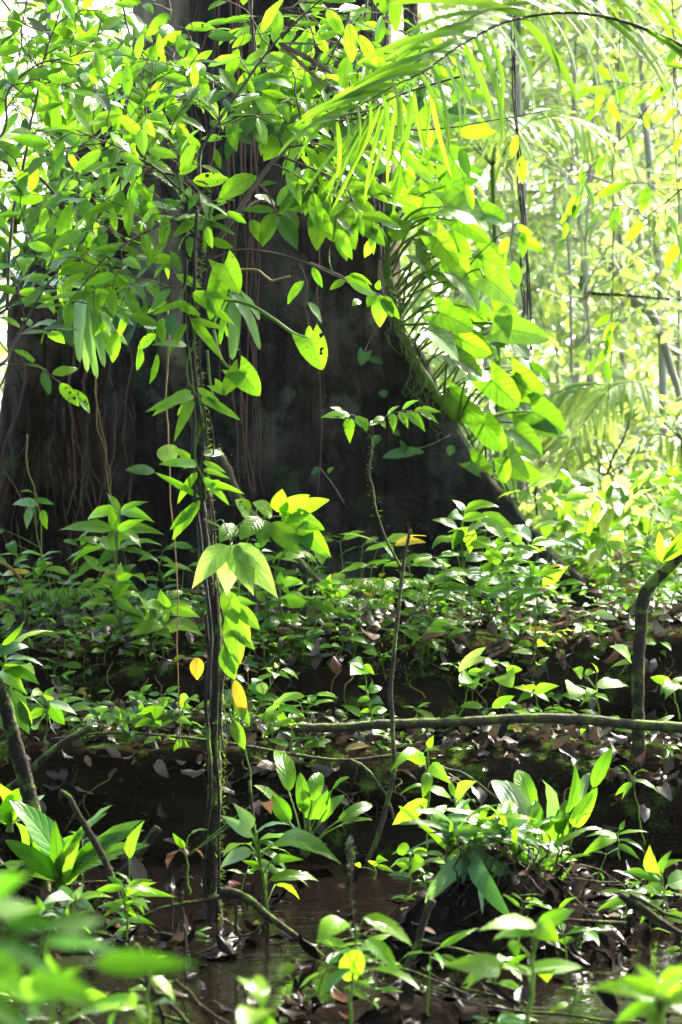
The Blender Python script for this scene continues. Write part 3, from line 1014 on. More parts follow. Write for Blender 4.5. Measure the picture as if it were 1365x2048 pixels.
liana([(192, 755), (200, 850), (216, 930), (228, 1010)], 9.1, .004, 'tan', "pair of pale tan roots hanging under the pleated leaves", "hanging_root", "aerial root", strands=2, seed=19)
liana([(55, 868), (60, 950), (78, 1020), (90, 1110), (112, 1170)], 9.0, .0035, 'tan', "pale wavy root hanging down the fibrous wall to the log's end", "hanging_root", "aerial root", seed=20)
liana([(-10, 1120), (30, 1145), (60, 1180), (80, 1230)], 8.6, .007, 'tan', "thin tan stem arching onto the end of the upper log", seed=21)
liana([(28, 775), (26, 860), (24, 960)], 9.0, .008, 'darkliana', "dark straight liana at the outer edge of the fibrous buttress", seed=22)
liana([(735, 0), (706, 120), (690, 160)], 7.3, .004, 'twig', "slim bare twig sloping down among the leafy branches", "bare_twig", "twig", seed=23)

# ---------------------------------------------------------------- mossy pole (sapling) with its branches
rs = rnd(50)
POLE = [(425, 1875), (424, 1800), (427, 1650), (430, 1536), (428, 1440), (430, 1340), (424, 1240), (415, 1150), (407, 1040), (400, 950), (402, 870), (390, 780), (380, 700), (376, 610), (383, 512), (388, 440), (400, 370)]
YP = 6.42
pole = thing("mossy_sapling", "thin mossy sapling wrapped in vines, standing in the brown water, leafy branches at its top", "tree", at(425, 1850, YP))
mb = MB()
PP = tube(mb, pts(POLE, YP, YP + .2), .0215, .0115, 10, 8, wob=.010, rs=rs, lump=.34)
tube(mb, [at(425, 1790, YP), at(418, 1850, YP - .02), at(404, 1890, YP - .05)], .02, .008, 6, 4)
tube(mb, [at(427, 1790, YP), at(440, 1850, YP), at(452, 1885, YP - .03)], .02, .008, 6, 4)
mb.build("trunk", 'pole', pole)
for k, (off, y0, y1, r, mat) in enumerate([(-16, 1800, 1230, .006, 'pole'), (14, 1790, 600, .004, 'pole'), (-12, 1400, 520, .006, 'darkliana'), (24, 1500, 820, .003, 'pole'), (8, 1000, 420, .006, 'darkliana'), (20, 1250, 560, .0035, 'pole')]):
    mb = MB()
    ys = np.linspace(y0, y1, 12)
    px = np.interp(ys, [p[1] for p in POLE][::-1], [p[0] for p in POLE][::-1])
    tube(mb, [at(x + off * .75 * (1 + .3 * math.sin(j * 1.1 + k)), y, YP + .02 * math.sin(j * 1.1 + k * 2) - .02) for j, (x, y) in enumerate(zip(px, ys))], r, r * .8, 6, 5, wob=.006, rs=rs, lump=.2)
    mb.build("vine", mat, pole)
mb = MB()
n = 800
f = rs.random(n) ** .8
idx = (f * (len(PP) - 1)).astype(int)
an = rs.normal(size=n) * 1.0
c = PP[idx] + np.stack([np.cos(an) * .026, -np.sin(an) * .0 - .012 + rs.normal(size=n) * .012, rs.normal(size=n) * .012], 1)
leaves(mb, c, np.stack([np.cos(an), rs.normal(size=n) * .5, rs.normal(size=n) * .6 - .1], 1), np.stack([0 * an, -1 + 0 * an, .7 + 0 * an], 1), .009 + .016 * rs.random(n) ** 2, .3, .8, .1, 0, 'lance', 2, 3)
kind(mb.build("moss", 'moss', pole), 'stuff')


def branch(parent, path, Y, Y2, r, L, seed, ntw=6, tw=(.12, .30), mats=('bright', 'holey', 'lime', 'bright', 'dark', 'holey', 'mid', 'bright', 'lime', 'holey'), wr=.36, shape='ellip', step=.036, leafstart=.25, name="branch", hang=.05, main_leaves=True, bark='twig'):
    """A leafy branch: its wood with side twigs, and the foliage as a sub-part."""
    rs = rnd(seed)
    P0 = pts(path, Y, Y2)
    mb, ml = MB(), MB()
    P = tube(mb, P0, r, r * .35, 6, 6, wob=.006, rs=rs)
    mi = tuple(range(len(mats)))
    if main_leaves:
        leafy(ml, P[int(len(P) * leafstart):], rs, L, step * 1.5, .1, wr, shape, 55, mi, mbS=mb, hang=hang)
    for k in range(ntw):
        f = leafstart + (1 - leafstart) * (k + rs.random()) / max(1, ntw)
        i = min(len(P) - 2, int(f * (len(P) - 1)))
        T = P[i + 1] - P[i]
        T /= np.linalg.norm(T)
        side = np.array([-T[2], rs.normal() * .5, T[0]]) * (1 if k % 2 else -1)
        d = T * .6 + side * (.5 + rs.random() * .5) + rs.normal(size=3) * .25
        d /= np.linalg.norm(d)
        l = tw[0] + (tw[1] - tw[0]) * rs.random()
        Q = tube(mb, [P[i], P[i] + d * l * .5 + np.array([0, 0, .015]), P[i] + d * l + np.array([0, 0, -.03])], max(.0018, r * .4), .0012, 4, 4, wob=.01, rs=rs)
        leafy(ml, Q, rs, L, step, .2, wr, shape, 58, mi, mbS=mb, hang=hang)
    o = mb.build(name, bark, parent)
    if parent is not None and o:
        ml.build("foliage", list(mats), o)
    return o, ml


PXY = lambda px, Y: px * K * Y
branch(pole, [(401, 372), (402, 311), (440, 240), (478, 183), (540, 95), (643, 0), (720, -70)], 6.6, 6.9, .006, 0.106, 301, 9)
branch(pole, [(427, 500), (471, 432), (511, 366), (555, 311), (606, 264), (654, 238), (735, 223), (800, 205)], 6.6, 7.0, .009, 0.104, 302, 8, leafstart=.3, main_leaves=False)
branch(pole, [(142, 520), (190, 440), (245, 390), (285, 345), (330, 318), (400, 330)], 6.5, 6.6, .0055, 0.090, 303, 8, step=.036)
branch(pole, [(285, 512), (225, 465), (165, 425), (120, 395), (60, 330)][::-1], 6.7, 6.5, .005, 0.095, 304, 7)
branch(pole, [(400, 420), (360, 380), (300, 330), (230, 290), (150, 260)], 6.6, 6.2, .005, 0.090, 305, 10, step=.036)
branch(pole, [(400, 400), (340, 340), (300, 270), (290, 200), (310, 120)], 6.65, 6.9, .004, 0.095, 306, 8, step=.04)
branch(pole, [(405, 480), (350, 440), (280, 470), (210, 520), (140, 600)], 6.6, 6.3, .005, 0.090, 307, 8, leafstart=.2)
branch(pole, [(398, 560), (340, 575), (280, 560), (235, 620)], 6.6, 6.4, .0035, 0.086, 308, 6, leafstart=.1)
branch(pole, [(405, 380), (430, 300), (440, 240), (395, 180), (370, 120)], 6.6, 6.8, .003, 0.095, 309, 6, leafstart=.35)
branch(pole, [(420, 520), (480, 500), (560, 510), (640, 535), (690, 560)], 6.6, 6.7, .0035, 0.090, 310, 1, leafstart=.45, step=.05)

# ---------------------------------------------------------------- branches that reach in from neighbouring saplings
G_OB = "leafy branches hanging in front of the giant trunk"


def over_branch(path, Y, Y2, r, L, seed, label, ntw=5, **kw):
    grp = kw.pop('group', G_OB)
    t = thing("leafy_branch", label, "branch", at(path[0][0], path[0][1], Y), grp)
    branch(t, path, Y, Y2, r, L, seed, ntw, **kw)
    return t


over_branch([(15, 620), (25, 450), (50, 300), (75, 190), (90, 120), (130, -20)], 6.9, 7.3, .006, 0.097, 401, "long upright leafy stem rising near the sunlit edge of the fibrous buttress", 9)
over_branch([(-40, 300), (10, 260), (20, 180), (75, 130), (150, 110), (210, 60)], 7.0, 7.3, .005, 0.101, 402, "leafy branch reaching in level above the epiphyte-covered wall", 8)
over_branch([(-30, -40), (40, 40), (110, 60), (180, 20), (260, 40)], 7.4, 7.6, .004, 0.101, 403, "sunlit leafy branch high against the bright sky gap", 9)
over_branch([(60, -40), (47, 55), (35, 120), (10, 190)], 7.6, 7.4, .004, 0.097, 404, "short leafy spray hanging in the bright sky gap", 6)
over_branch([(-40, 720), (0, 730), (30, 690), (75, 600), (140, 500)], 6.2, 6.4, .006, 0.092, 405, "dark-stemmed branch with broad leaves low before the fibrous buttress", 7)
over_branch([(-30, 640), (20, 610), (70, 520), (130, 440)], 6.5, 6.6, .005, 0.092, 406, "pale-barked branch crossing the dark-stemmed one before the fibrous buttress", 6)
over_branch([(230, -40), (260, 60), (300, 130), (350, 160)], 7.3, 7.1, .004, 0.097, 407, "leafy spray drooping beside the bare upper trunk", 8)
over_branch([(330, -60), (340, 20), (325, 90), (345, 150)], 7.4, 7.2, .003, 0.097, 408, "thin spray with yellowish leaves hanging down the bare upper trunk", 5)
over_branch([(505, -60), (507, 40), (508, 130), (507, 220)], 7.0, 7.0, .003, 0.106, 409, "hanging twig with paired leaves directly before the red root bundle", 4, tw=(.06, .14))
over_branch([(720, -50), (690, 60), (650, 130), (600, 180), (560, 240)], 7.2, 7.0, .004, 0.106, 410, "branch sloping down with broad leaves near the dead palm leaflets", 8)
over_branch([(800, -40), (770, 40), (720, 110), (660, 160)], 7.4, 7.2, .004, 0.106, 411, "broad-leaved branch crossing behind the palm frond's drooping tip", 8)
over_branch([(600, -50), (610, 30), (640, 90), (690, 130), (740, 150)], 7.3, 7.2, .0035, 0.106, 412, "leafy twig curving above the dead palm leaflets", 7)
over_branch([(735, 225), (700, 240), (640, 215), (585, 210), (545, 190)], 6.9, 7.0, .0035, 0.097, 413, "crooked twig with half-eaten leaves above the large central leaf", 5)
over_branch([(700, 160), (707, 240), (720, 290), (740, 340)], 7.1, 7.0, .003, 0.106, 414, "short hanging twig with leaves beside the palm frond's tip", 5, tw=(.08, .2))
over_branch([(780, 250), (830, 260), (900, 255), (960, 245), (1040, 232), (1075, 225)], 6.9, 6.8, .0035, 0.088, 415, "thin bare branch ending in few leaves before the bright forest", 3, leafstart=.72, tw=(.05, .10))
over_branch([(580, 320), (640, 345), (690, 380), (715, 430)], 7.0, 6.8, .003, 0.097, 416, "twig forking off below the long diagonal branch toward the eaten leaves", 4)
over_branch([(800, 60), (850, 90), (870, 130), (830, 190)], 7.5, 7.4, .003, 0.106, 417, "broad leaves on twig against the mossy upright stem behind the palm", 6)
over_branch([(1420, 60), (1390, 130), (1340, 140), (1300, 175)], 8.2, 8.2, .003, 0.088, 418, "hairy twig with few pale leaves in front of hazy treetops", 3, mats=('bright',))
over_branch([(1370, 100), (1330, 165), (1280, 240), (1240, 280), (1175, 325)], 9, 9, .003, 0.097, 419, "arching hairy sprig with drooping leaves before the hazy forest", 2, mats=('bright', 'mid'), hang=.6)
over_branch([(1215, 580), (1240, 620), (1220, 660), (1190, 710)], 8.8, 8.7, .002, 0.088, 420, "small hairy sprig with drooping leaf pairs in the middle of the hazy forest", 2, mats=('bright', 'mid'), hang=.6, tw=(.04, .08))
over_branch([(1390, 350), (1340, 400), (1310, 420), (1290, 440)], 8, 8, .003, 0.106, 421, "hairy leaf spray entering from the edge before the hazy forest", 3, mats=('bright', 'mid'), hang=.5)
over_branch([(1180, 410), (1200, 380), (1230, 370), (1320, 365)], 10, 10, .002, 0.088, 422, "thin level twig with one or two leaves in the hazy forest", 1, mats=('bright',), tw=(.04, .08), step=.09)
over_branch([(940, 530), (1000, 470), (1020, 465), (1035, 470)], 8.9, 8.9, .003, 0.097, 423, "fuzzy sprig of drooping leaves before the large arrow-shaped leaves", 2, mats=('bright', 'mid'), hang=.6, tw=(.06, .12))
for k, (x, y, Y) in enumerate([(60, 60, 8.6), (150, 120, 8.4), (220, 200, 8.2), (40, 220, 8.5), (120, 300, 8.3), (250, 110, 8.3), (330, 210, 8.0), (20, 360, 8.2), (90, 420, 8.2), (180, 330, 7.8), (620, 60, 8.3), (700, 90, 8.4), (780, 120, 8.4),
                                (660, 200, 8.2), (760, 280, 8.2), (560, 30, 8.3), (820, 230, 8.5), (850, 60, 8.8), (620, 290, 8.1), (700, 330, 8.0)]):
    r_ = random.Random(900 + k)
    a = r_.uniform(-1.2, 1.2) + (math.pi if r_.random() < .5 else 0)
    e = (math.cos(a) * 110, math.sin(a) * 70 + 25)
    over_branch([(x - e[0] * .6, y - e[1] * .6), (x, y - 12), (x + e[0] * .6, y + e[1] * .6)], Y, Y + r_.uniform(-.2, .3), .003, .105, 430 + k,
                "leafy spray in the deeper tangle of branches before the bright wall" if x < 400 else "leafy spray in the deeper tangle of branches behind the palm frond's tip", 5,
                group="deep sprays over the wall" if x < 400 else "deep sprays behind the palm")

# large leaves in the middle, before the black wall
t = thing("broad_leaved_branch", "drooping cluster of large darker leaves with insect holes before the black wall", "branch", at(560, 400, 6.9))
Z = lambda x, y: (350 + x / 2.73, y / 2.73)
ml, mb = MB(), MB()
LV = [((445, 960), (232, 1108), .52, 0, .6), ((655, 728), (485, 880), .62, 0, .7), ((770, 1010), (565, 1165), .40, 1, .5), ((745, 1125), (560, 1172), .34, 1, .4), ((545, 1160), (478, 1350), .42, 1, .7), ((560, 1180), (668, 1365), .38, 1, .6),
      ((800, 1110), (775, 1370), .46, 2, .5), ((880, 1150), (985, 1365), .50, 0, .6), ((840, 1120), (985, 1200), .4, 2, .5), ((985, 1190), (1150, 1345), .44, 2, .5), ((1020, 1180), (1188, 1212), .42, 0, .5), ((990, 1040), (1208, 1062), .40, 0, .4),
      ((975, 1090), (1105, 1185), .42, 0, .5), ((690, 1100), (865, 1080), .3, 1, .5), ((560, 1130), (430, 1070), .36, 1, .5), ((545, 1150), (368, 1150), .34, 1, .4), ((560, 1120), (640, 1000), .4, 1, .4), ((600, 1150), (670, 1260), .4, 1, .6),
      ((850, 1210), (870, 1310), .5, 2, .5), ((420, 1200), (470, 1330), .4, 0, .6), ((640, 1060), (790, 1010), .34, 1, .4), ((460, 1010), (560, 1000), .36, 1, .5), ((900, 1010), (1010, 990), .4, 1, .5), ((770, 1000), (800, 930), .5, 1, .4)]
for i, (b, e, wr, mi, dr) in enumerate(LV):
    p = pl(ml, *Z(*b), *Z(*e), 6.85 + (i % 5) * .04, -.02 - .03 * (i % 3), wr, dr, 'ellip', mi, hint=(.1 * (i % 3 - 1), -.8, .55))
    q = at(*Z(*(545, 1140)) if b[0] < 700 else Z(*(900, 1000)), 6.95)
    tube(mb, [q, (Vector(q) + Vector(p)) / 2 + Vector((0, 0, .012)), p], .002, .0015, 4, 3)
tube(mb, pts([(471, 432), (520, 400), (550, 415)], 6.65, 6.95), .004, .003, 5, 4)
tube(mb, pts([(560, 312), (620, 335), (670, 360), (690, 400), (712, 440)], 6.85, 6.95), .004, .002, 5, 4)
mb.build("twig", 'twig', t)
ml.build("foliage", ['bright', 'mid', 'holey'], t)

# white-glossed big leaf and the lit sprig end above the buttress edge
t = thing("leafy_branch", "sprig end with a few chewed leaves over the buttress edge, one leaf glaring white", "branch", at(690, 560, 7.0), G_OB)
ml, mb = MB(), MB()
tube(mb, pts([(620, 525), (690, 555), (740, 580), (770, 595)], 7, 6.95), .003, .0015, 5, 4)
for b, e, wr, mi in [((690, 555), (740, 575), .4, 0), ((700, 548), (745, 570), .3, 0), ((750, 585), (735, 615), .5, 0), ((760, 590), (760, 655), .5, 1), ((768, 592), (785, 635), .5, 1), ((755, 580), (760, 560), .5, 0), ((690, 560), (660, 580), .4, 0), ((768, 595), (800, 640), .3, 0), ((720, 600), (705, 612), .6, 0)]:
    pl(ml, *b, *e, 6.95, -.03, wr, .5, 'ellip', mi)
mb.build("twig", 'twig', t)
ml.build("foliage", ['bright', 'lime'], t)

# ---------------------------------------------------------------- palm frond and dead leaflets
rs = rnd(60)
t = thing("palm_frond", "large arching palm frond with long drooping leaflets across the bright forest", "palm frond", at(1365, 92, 6.3))
mb, ml = MB(), MB()
P = tube(mb, pts([(1460, 150), (1365, 92), (1283, 55), (1203, 32), (1133, 25), (1063, 32), (1003, 47), (953, 72), (903, 102), (853, 140), (783, 175), (720, 212), (680, 240)], 6.6, 6.0), .006, .0015, 7, 6)
Q, _ = resample(P[4:], .042)
T = np.gradient(Q, axis=0)
T /= np.linalg.norm(T, axis=1, keepdims=True)
for i in range(len(Q)):
    f = i / len(Q)
    up = np.array([-T[i][2], 0, T[i][0]])
    up *= np.sign(up[2])
    l = .36 * (math.sin(math.pi * (.2 + .68 * f)) ** .6) * (.85 + .3 * rs.random())
    d = T[i] * (.80) + up * (.62 - .25 * f) + np.array([0, -.30, 0]) + rs.normal(size=3) * .06
    leaves(ml, Q[i], d, np.array([.1, -.75, .65]) + rs.normal(size=3) * .3, l, .062, .95 + .4 * rs.random(), .2, 0, 'strap', 8, 3, 0, rs)
    d = np.array([.95 - .75 * f, .2, -.48 - .3 * f]) + T[i] * .1 + rs.normal(size=3) * .08
    leaves(ml, Q[i] + T[i] * .012, d, np.array([.45, -.7, .5]) + rs.normal(size=3) * .3, l * (.95 - .2 * f), .068, .6 + .4 * rs.random(), .2, 0, 'strap', 8, 3, 0, rs)
mb.build("rachis", 'twig', t)
ml.build("foliage", ['frond'], t)
t = thing("palm_frond", "drooping end of a second palm frond with narrow leaflets hanging before the arrow leaves", "palm frond", at(760, 190, 6.5))
mb, ml = MB(), MB()
P = tube(mb, pts([(930, 150), (860, 170), (800, 190), (760, 210), (725, 245)], 6.55, 6.4), .004, .002, 6, 6)
for i in range(6, len(P), 3):
    for sg in (-1, 1):
        f = i / len(P)
        d = np.array([.25 - .75 * f + .12 * sg, .25 * sg, -.75]) + rs.normal(size=3) * .12
        leaves(ml, P[i], d, np.array([.6 * sg, -.7, .3]), .25 + rs.random() * .08, .055, .35, .3, 0, 'strap', 7, 3, 0, rs)
mb.build("rachis", 'twig', t)
ml.build("foliage", ['frond'], t)
t = thing("dead_palm_leaflet", "bundle of dead reddish-brown palm leaflets caught on the leafy branch", "leaf", at(558, 87, 6.6))
ml = MB()
for e in [(648, 90), (648, 172), (668, 150), (662, 140), (625, 115)]:
    pl(ml, 558, 87, *e, 6.55, .02, .07, .2, 'strap', 0)
ml.build("leaflets", 'litter', t)

# ---------------------------------------------------------------- arrow-leaved climber on the buttress edge
rs = rnd(70)
t = thing("arrow_leaved_climber", "big climber with sunlit arrow-shaped leaves on long stalks, rooted along the buttress edge", "climbing plant", at(830, 690, 9.7))
ml, mb, my = MB(), MB(), MB()
A = lambda x, y: (750 + x / 3.4125, 300 + y / 3.4125)
B = lambda x, y: (683 + x / 2, 512 + y / 2)
AR = [(A(485, 388), A(778, 548), .80), (A(515, 235), A(745, 150), .85), (A(365, 440), A(470, 270), 1.0), (A(740, 430), A(895, 512), .9), (A(575, 700), A(530, 535), 1.0), (A(520, 842), A(705, 1115), .55), (A(440, 1110), A(675, 1230), .7), (A(540, 1270), A(810, 1400), .75),
      (A(380, 430), A(160, 330), .7), (A(560, 480), A(790, 640), .55), (A(200, 130), A(400, 60), .8), (A(420, 110), A(560, -60), .8), (A(130, 300), A(280, 170), .8), (A(420, 600), A(560, 780), .8), (A(280, 720), A(380, 900), .8), (A(180, 480), A(130, 620), 1.0),
      (B(600, 498), B(708, 605), .8), (B(725, 672), B(868, 716), .75), (B(690, 700), B(803, 802), .8), (B(662, 800), B(752, 892), .85), (B(645, 838), B(652, 908), 1.0), (B(450, 318), B(602, 392), .7), (B(430, 395), B(566, 485), .7), (B(570, 672), B(652, 776), .8), (B(440, 560), B(585, 664), .7),
      (B(510, 470), B(620, 520), .8), (B(360, 300), B(470, 420), .8), (B(420, 620), B(500, 560), .8), (B(520, 820), B(600, 880), .8)]
for k in range(44):
    f = rs.random()
    ex, ey = 790 + f * 250, 350 + f * 560
    x, y = ex + rs.random() * 120 * (1 - .5 * f), ey + (rs.random() - .7) * 130
    AR.append(((x, y), (x + 25 + rs.random() * 40, y + 15 + rs.random() * 50), .7 + rs.random() * .3))
STEMX, STEMY = [770, 772, 800, 850, 905, 975, 1040], [300, 500, 650, 760, 860, 945, 1010]
for i, (b, e, wr) in enumerate(AR):
    Y = 9.15 + (i * 37 % 10) * .07 if i < 29 else 9.7 + rs.random() * .5
    jy = rs.random() * .12 - .02
    p = pl(ml, *b, *e, Y, jy, wr * .9, .3 + .8 * rs.random(), 'heart', int(rs.random() < .12), hint=(-.15 + rs.normal() * .38, -.8 + rs.normal() * .35, .4 + rs.normal() * .4), nl=9, nc=7, fold=.1 + .3 * rs.random(), wave=.09)
    sy = min(1000, max(320, b[1] + 20 + rs.random() * 110))
    q = at(float(np.interp(sy, STEMY, STEMX)) + 4, sy, 9.78)
    m = (Vector(q) + p) / 2 + Vector((0, 0, .05))
    tube(mb, [q, m, p], .006, .004, 5, 5, 0)
for b, e, wr in [(A(755, 872), A(955, 1045), .8), (A(865, 1222), A(1195, 1295), .62), (A(865, 1222), A(900, 1060), .7)]:
    p = pl(my, *b, *e, 9.25, .05, wr, .4, 'heart', 0, hint=(0, -.9, .35), nl=9, nc=7)
    tube(mb, [at(800, 650, 9.75), at(b[0] - 30, b[1] - 12, 9.5), p], .006, .004, 5, 5)
tube(mb, [at(x + 5, y, 9.76) for x, y in zip(STEMX, STEMY)], .02, .015, 8, 6, wob=.02, rs=rs, lump=.3)
for k in range(60):     # matted rootlets along the edge
    f = rs.random()
    y = 480 + 560 * f
    x = float(np.interp(y, STEMY, STEMX))
    tube(mb, [at(x + rs.normal() * 6, y, 9.74), at(x + rs.normal() * 14 + 5, y + 40, 9.70), at(x + rs.normal() * 14 + 18, y + 70 + rs.random() * 40, 9.72)], .003, .002, 4, 4, wob=.02, rs=rs)
mb.build("stalks", 'green', t)
ml.build("foliage", ['aroid', 'mid'], t)
o = my.build("torn_leaf", ['lime'], t)
o['label'] = "torn yellow-green arrow leaves"
# dark leaves on the shaded wall
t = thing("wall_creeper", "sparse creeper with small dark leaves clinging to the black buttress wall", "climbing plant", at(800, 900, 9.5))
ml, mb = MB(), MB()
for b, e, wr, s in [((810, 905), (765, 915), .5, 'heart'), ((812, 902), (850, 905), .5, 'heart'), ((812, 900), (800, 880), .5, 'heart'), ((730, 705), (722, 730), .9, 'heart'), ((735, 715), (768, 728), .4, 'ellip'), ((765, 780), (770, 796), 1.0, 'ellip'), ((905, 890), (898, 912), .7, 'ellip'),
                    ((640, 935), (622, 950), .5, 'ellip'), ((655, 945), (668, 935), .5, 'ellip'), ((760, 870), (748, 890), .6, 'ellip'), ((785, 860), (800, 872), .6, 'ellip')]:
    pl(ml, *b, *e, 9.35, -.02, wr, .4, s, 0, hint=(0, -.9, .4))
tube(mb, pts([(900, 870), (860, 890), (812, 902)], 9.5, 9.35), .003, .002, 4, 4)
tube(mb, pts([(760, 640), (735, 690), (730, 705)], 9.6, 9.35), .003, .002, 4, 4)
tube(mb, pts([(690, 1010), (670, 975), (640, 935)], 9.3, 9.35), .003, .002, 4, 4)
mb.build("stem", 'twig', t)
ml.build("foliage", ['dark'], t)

# ---------------------------------------------------------------- strap-leaved and pleated epiphytes on the left wall


def strap_clump(loc, label, cat, tips, wr, mats, seed, name="strap_leaved_plant", group=None, droop=1.4, shape='strap', nl=9, hint=(0, -.6, .7), stalk=0, d=.0):
    """tips: (tip px, tip py) per leaf, from the base pixel."""
    rs = rnd(seed)
    px, py, Y = loc
    t = thing(name, label, cat, at(px, py, Y), group)
    ml, mb = MB(), MB()
    for i, tp in enumerate(tips):
        w = wr * (.85 + .3 * rs.random()) if len(tp) < 3 else tp[2]
        bx, by = px + rs.normal() * 6, py + rs.normal() * 5
        if stalk:
            f = stalk * (.8 + rs.random() * .4)
            sx, sy = bx + (tp[0] - bx) * f, by + (tp[1] - by) * f - abs(tp[0] - bx) * .15
            ys = Y + rs.normal() * .04
            tube(mb, [at(bx, by, Y), at((bx + sx) / 2, (by + sy) / 2 - 8, (Y + ys) / 2), at(sx, sy, ys)], .0035, .0028, 5, 4)
            pl(ml, sx, sy, *tp[:2], ys, rs.normal() * .08 + d, w, droop * (.7 + .6 * rs.random()), shape, int(rs.integers(len(mats))), hint=np.array(hint) + rs.normal(size=3) * .2, nl=nl, rs=rs)
        else:
            pl(ml, bx, by, *tp[:2], Y, rs.normal() * .1 + d, w, droop * (.7 + .6 * rs.random()), shape, int(rs.integers(len(mats))), hint=np.array(hint) + rs.normal(size=3) * .2, nl=nl, rs=rs)
    if not mb.n:
        tube(mb, [at(px, py + 14, Y), at(px, py + 4, Y), at(px, py - 8, Y)], .012, .008, 6, 3)
    mb.build("stem", 'green', t)
    ml.build("foliage", list(mats), t)
    return t


G_EP = "strap-leaved epiphytes growing on the fibrous left wall"
strap_clump((115, 290, 7.7), "strap-leaved epiphyte with long upswept blades high on the left wall", "epiphyte", [(280, 190), (230, 172), (180, 120), (105, 110), (60, 180), (290, 245), (190, 235), (50, 260), (265, 215), (80, 140)], .12, ('bright', 'mid'), 81, group=G_EP)
strap_clump((215, 440, 7.7), "strap-leaved epiphyte with arching blades beside the bare trunk", "epiphyte", [(355, 420), (310, 405), (265, 350), (130, 400), (170, 470), (330, 450), (245, 500), (280, 470), (240, 350)], .13, ('bright', 'mid', 'pleat'), 82, group=G_EP)
strap_clump((50, 500, 8.8), "strap-leaved epiphyte with shaded bluish blades at the edge of the wall", "epiphyte", [(-30, 440), (20, 380), (70, 400), (130, 440), (100, 520), (-10, 560), (60, 570), (140, 490)], .11, ('pleat', 'mid', 'dark'), 83, group=G_EP)
strap_clump((180, 580, 7.6), "palm-like plant with grey-green pleated blades hanging from the left wall", "epiphyte", [(160, 725, .12), (175, 745, .13), (195, 758, .12), (210, 735, .12), (225, 690, .14), (240, 660, .16), (255, 690, .12), (150, 690, .12), (140, 650, .12), (110, 570, .12), (95, 600, .12), (170, 500, .14), (268, 650, .12), (185, 700, .12)], .22, ('pleat',), 84, group=G_EP, droop=.7, hint=(0, -.9, .3))
strap_clump((470, 590, 6.55), "strap-leaved perching plant with long glossy blades just above the heart leaf", "epiphyte", [(520, 700), (480, 700), (505, 660), (440, 690), (430, 650), (520, 640), (465, 720)], .16, ('bright', 'pleat', 'mid'), 85, group=None, droop=.9)
strap_clump((420, 440, 6.55), "grassy perching plant with lance blades at the crown of the mossy sapling", "epiphyte", [(490, 430), (485, 440), (455, 405), (380, 470), (360, 500), (350, 440), (410, 500), (430, 410), (470, 470)], .16, ('bright', 'mid'), 86, droop=.8)
for k, (x, y) in enumerate([(70, 470), (150, 560), (270, 560), (120, 640), (30, 560), (280, 640)]):
    strap_clump((x, y, 9.1), "low dark epiphyte tucked among the hanging stems on the fibrous left wall", "epiphyte", [(x + 60 * math.cos(a * 1.1 + k), y + 50 * math.sin(a * 1.1 + k) + 10) for a in range(6)], .3, ('mid', 'dark', 'bright'), 90 + k, "small_epiphyte", "low epiphytes on the left wall", shape='ellip', droop=.6)

for k, (x, y) in enumerate([(20, 330), (70, 400), (30, 450), (100, 340), (10, 540), (60, 600), (130, 470), (150, 380), (-10, 420), (90, 520)]):
    strap_clump((x, y, 8.6), "leafy perching plant among others on the shoulder of the fibrous left wall", "epiphyte", [(x + 75 * math.cos(a * .8 + k), y - 45 * abs(math.sin(a * 1.3 + k)) + 35 * math.cos(a * 2.1)) for a in range(8)], .2, ('mid', 'bright', 'dark'), 190 + k, "perching_plant", "perching plants on the left shoulder", shape='paddle', droop=1.0)

# heart-leaved vine and arching stalks beside the pole
t = thing("heart_leaved_vine", "vine with arching green stalks and single heart-shaped hanging leaves beside the mossy sapling", "vine", at(430, 640, 6.5))
ml, mb = MB(), MB()
tube(mb, pts([(425, 596), (470, 602), (510, 615), (550, 640), (588, 667), (618, 677)], 6.5, 6.4), .0055, .0045, 7, 6)
tube(mb, pts([(428, 660), (436, 700), (452, 730), (478, 742)], 6.5, 6.4), .005, .004, 7, 6)
tube(mb, pts([(455, 520), (458, 560), (440, 610), (425, 640)], 6.4, 6.5), .005, .004, 7, 6)
tube(mb, pts([(415, 700), (420, 760), (428, 800)], 6.45), .004, .003, 6, 4)
for b, e, wr, mi in [((618, 678), (645, 740), .85, 1), ((478, 742), (520, 792), .8, 0), ((448, 528), (478, 588), .75, 0), ((478, 742), (445, 790), .6, 0), ((440, 560), (420, 640), .5, 0), ((430, 770), (455, 790), .7, 0)]:
    pl(ml, *b, *e, 6.38, -.02, wr, .35, 'heart', mi, hint=(.1, -.95, .25), nl=9, nc=7)
mb.build("stalk", 'green', t)
ml.build("foliage", ['bright', 'holey'], t)
t = thing("tan_tendril", "yellow-brown wavy tendril sticking out from the mossy sapling before the black wall", "tendril", at(430, 545, 6.45))
mb = MB()
tube(mb, pts([(425, 548), (470, 541), (512, 540), (530, 552), (545, 562), (560, 558), (581, 553)], 6.45, 6.35), .0042, .003, 7, 6)
mb.build("stem", 'tan', t)
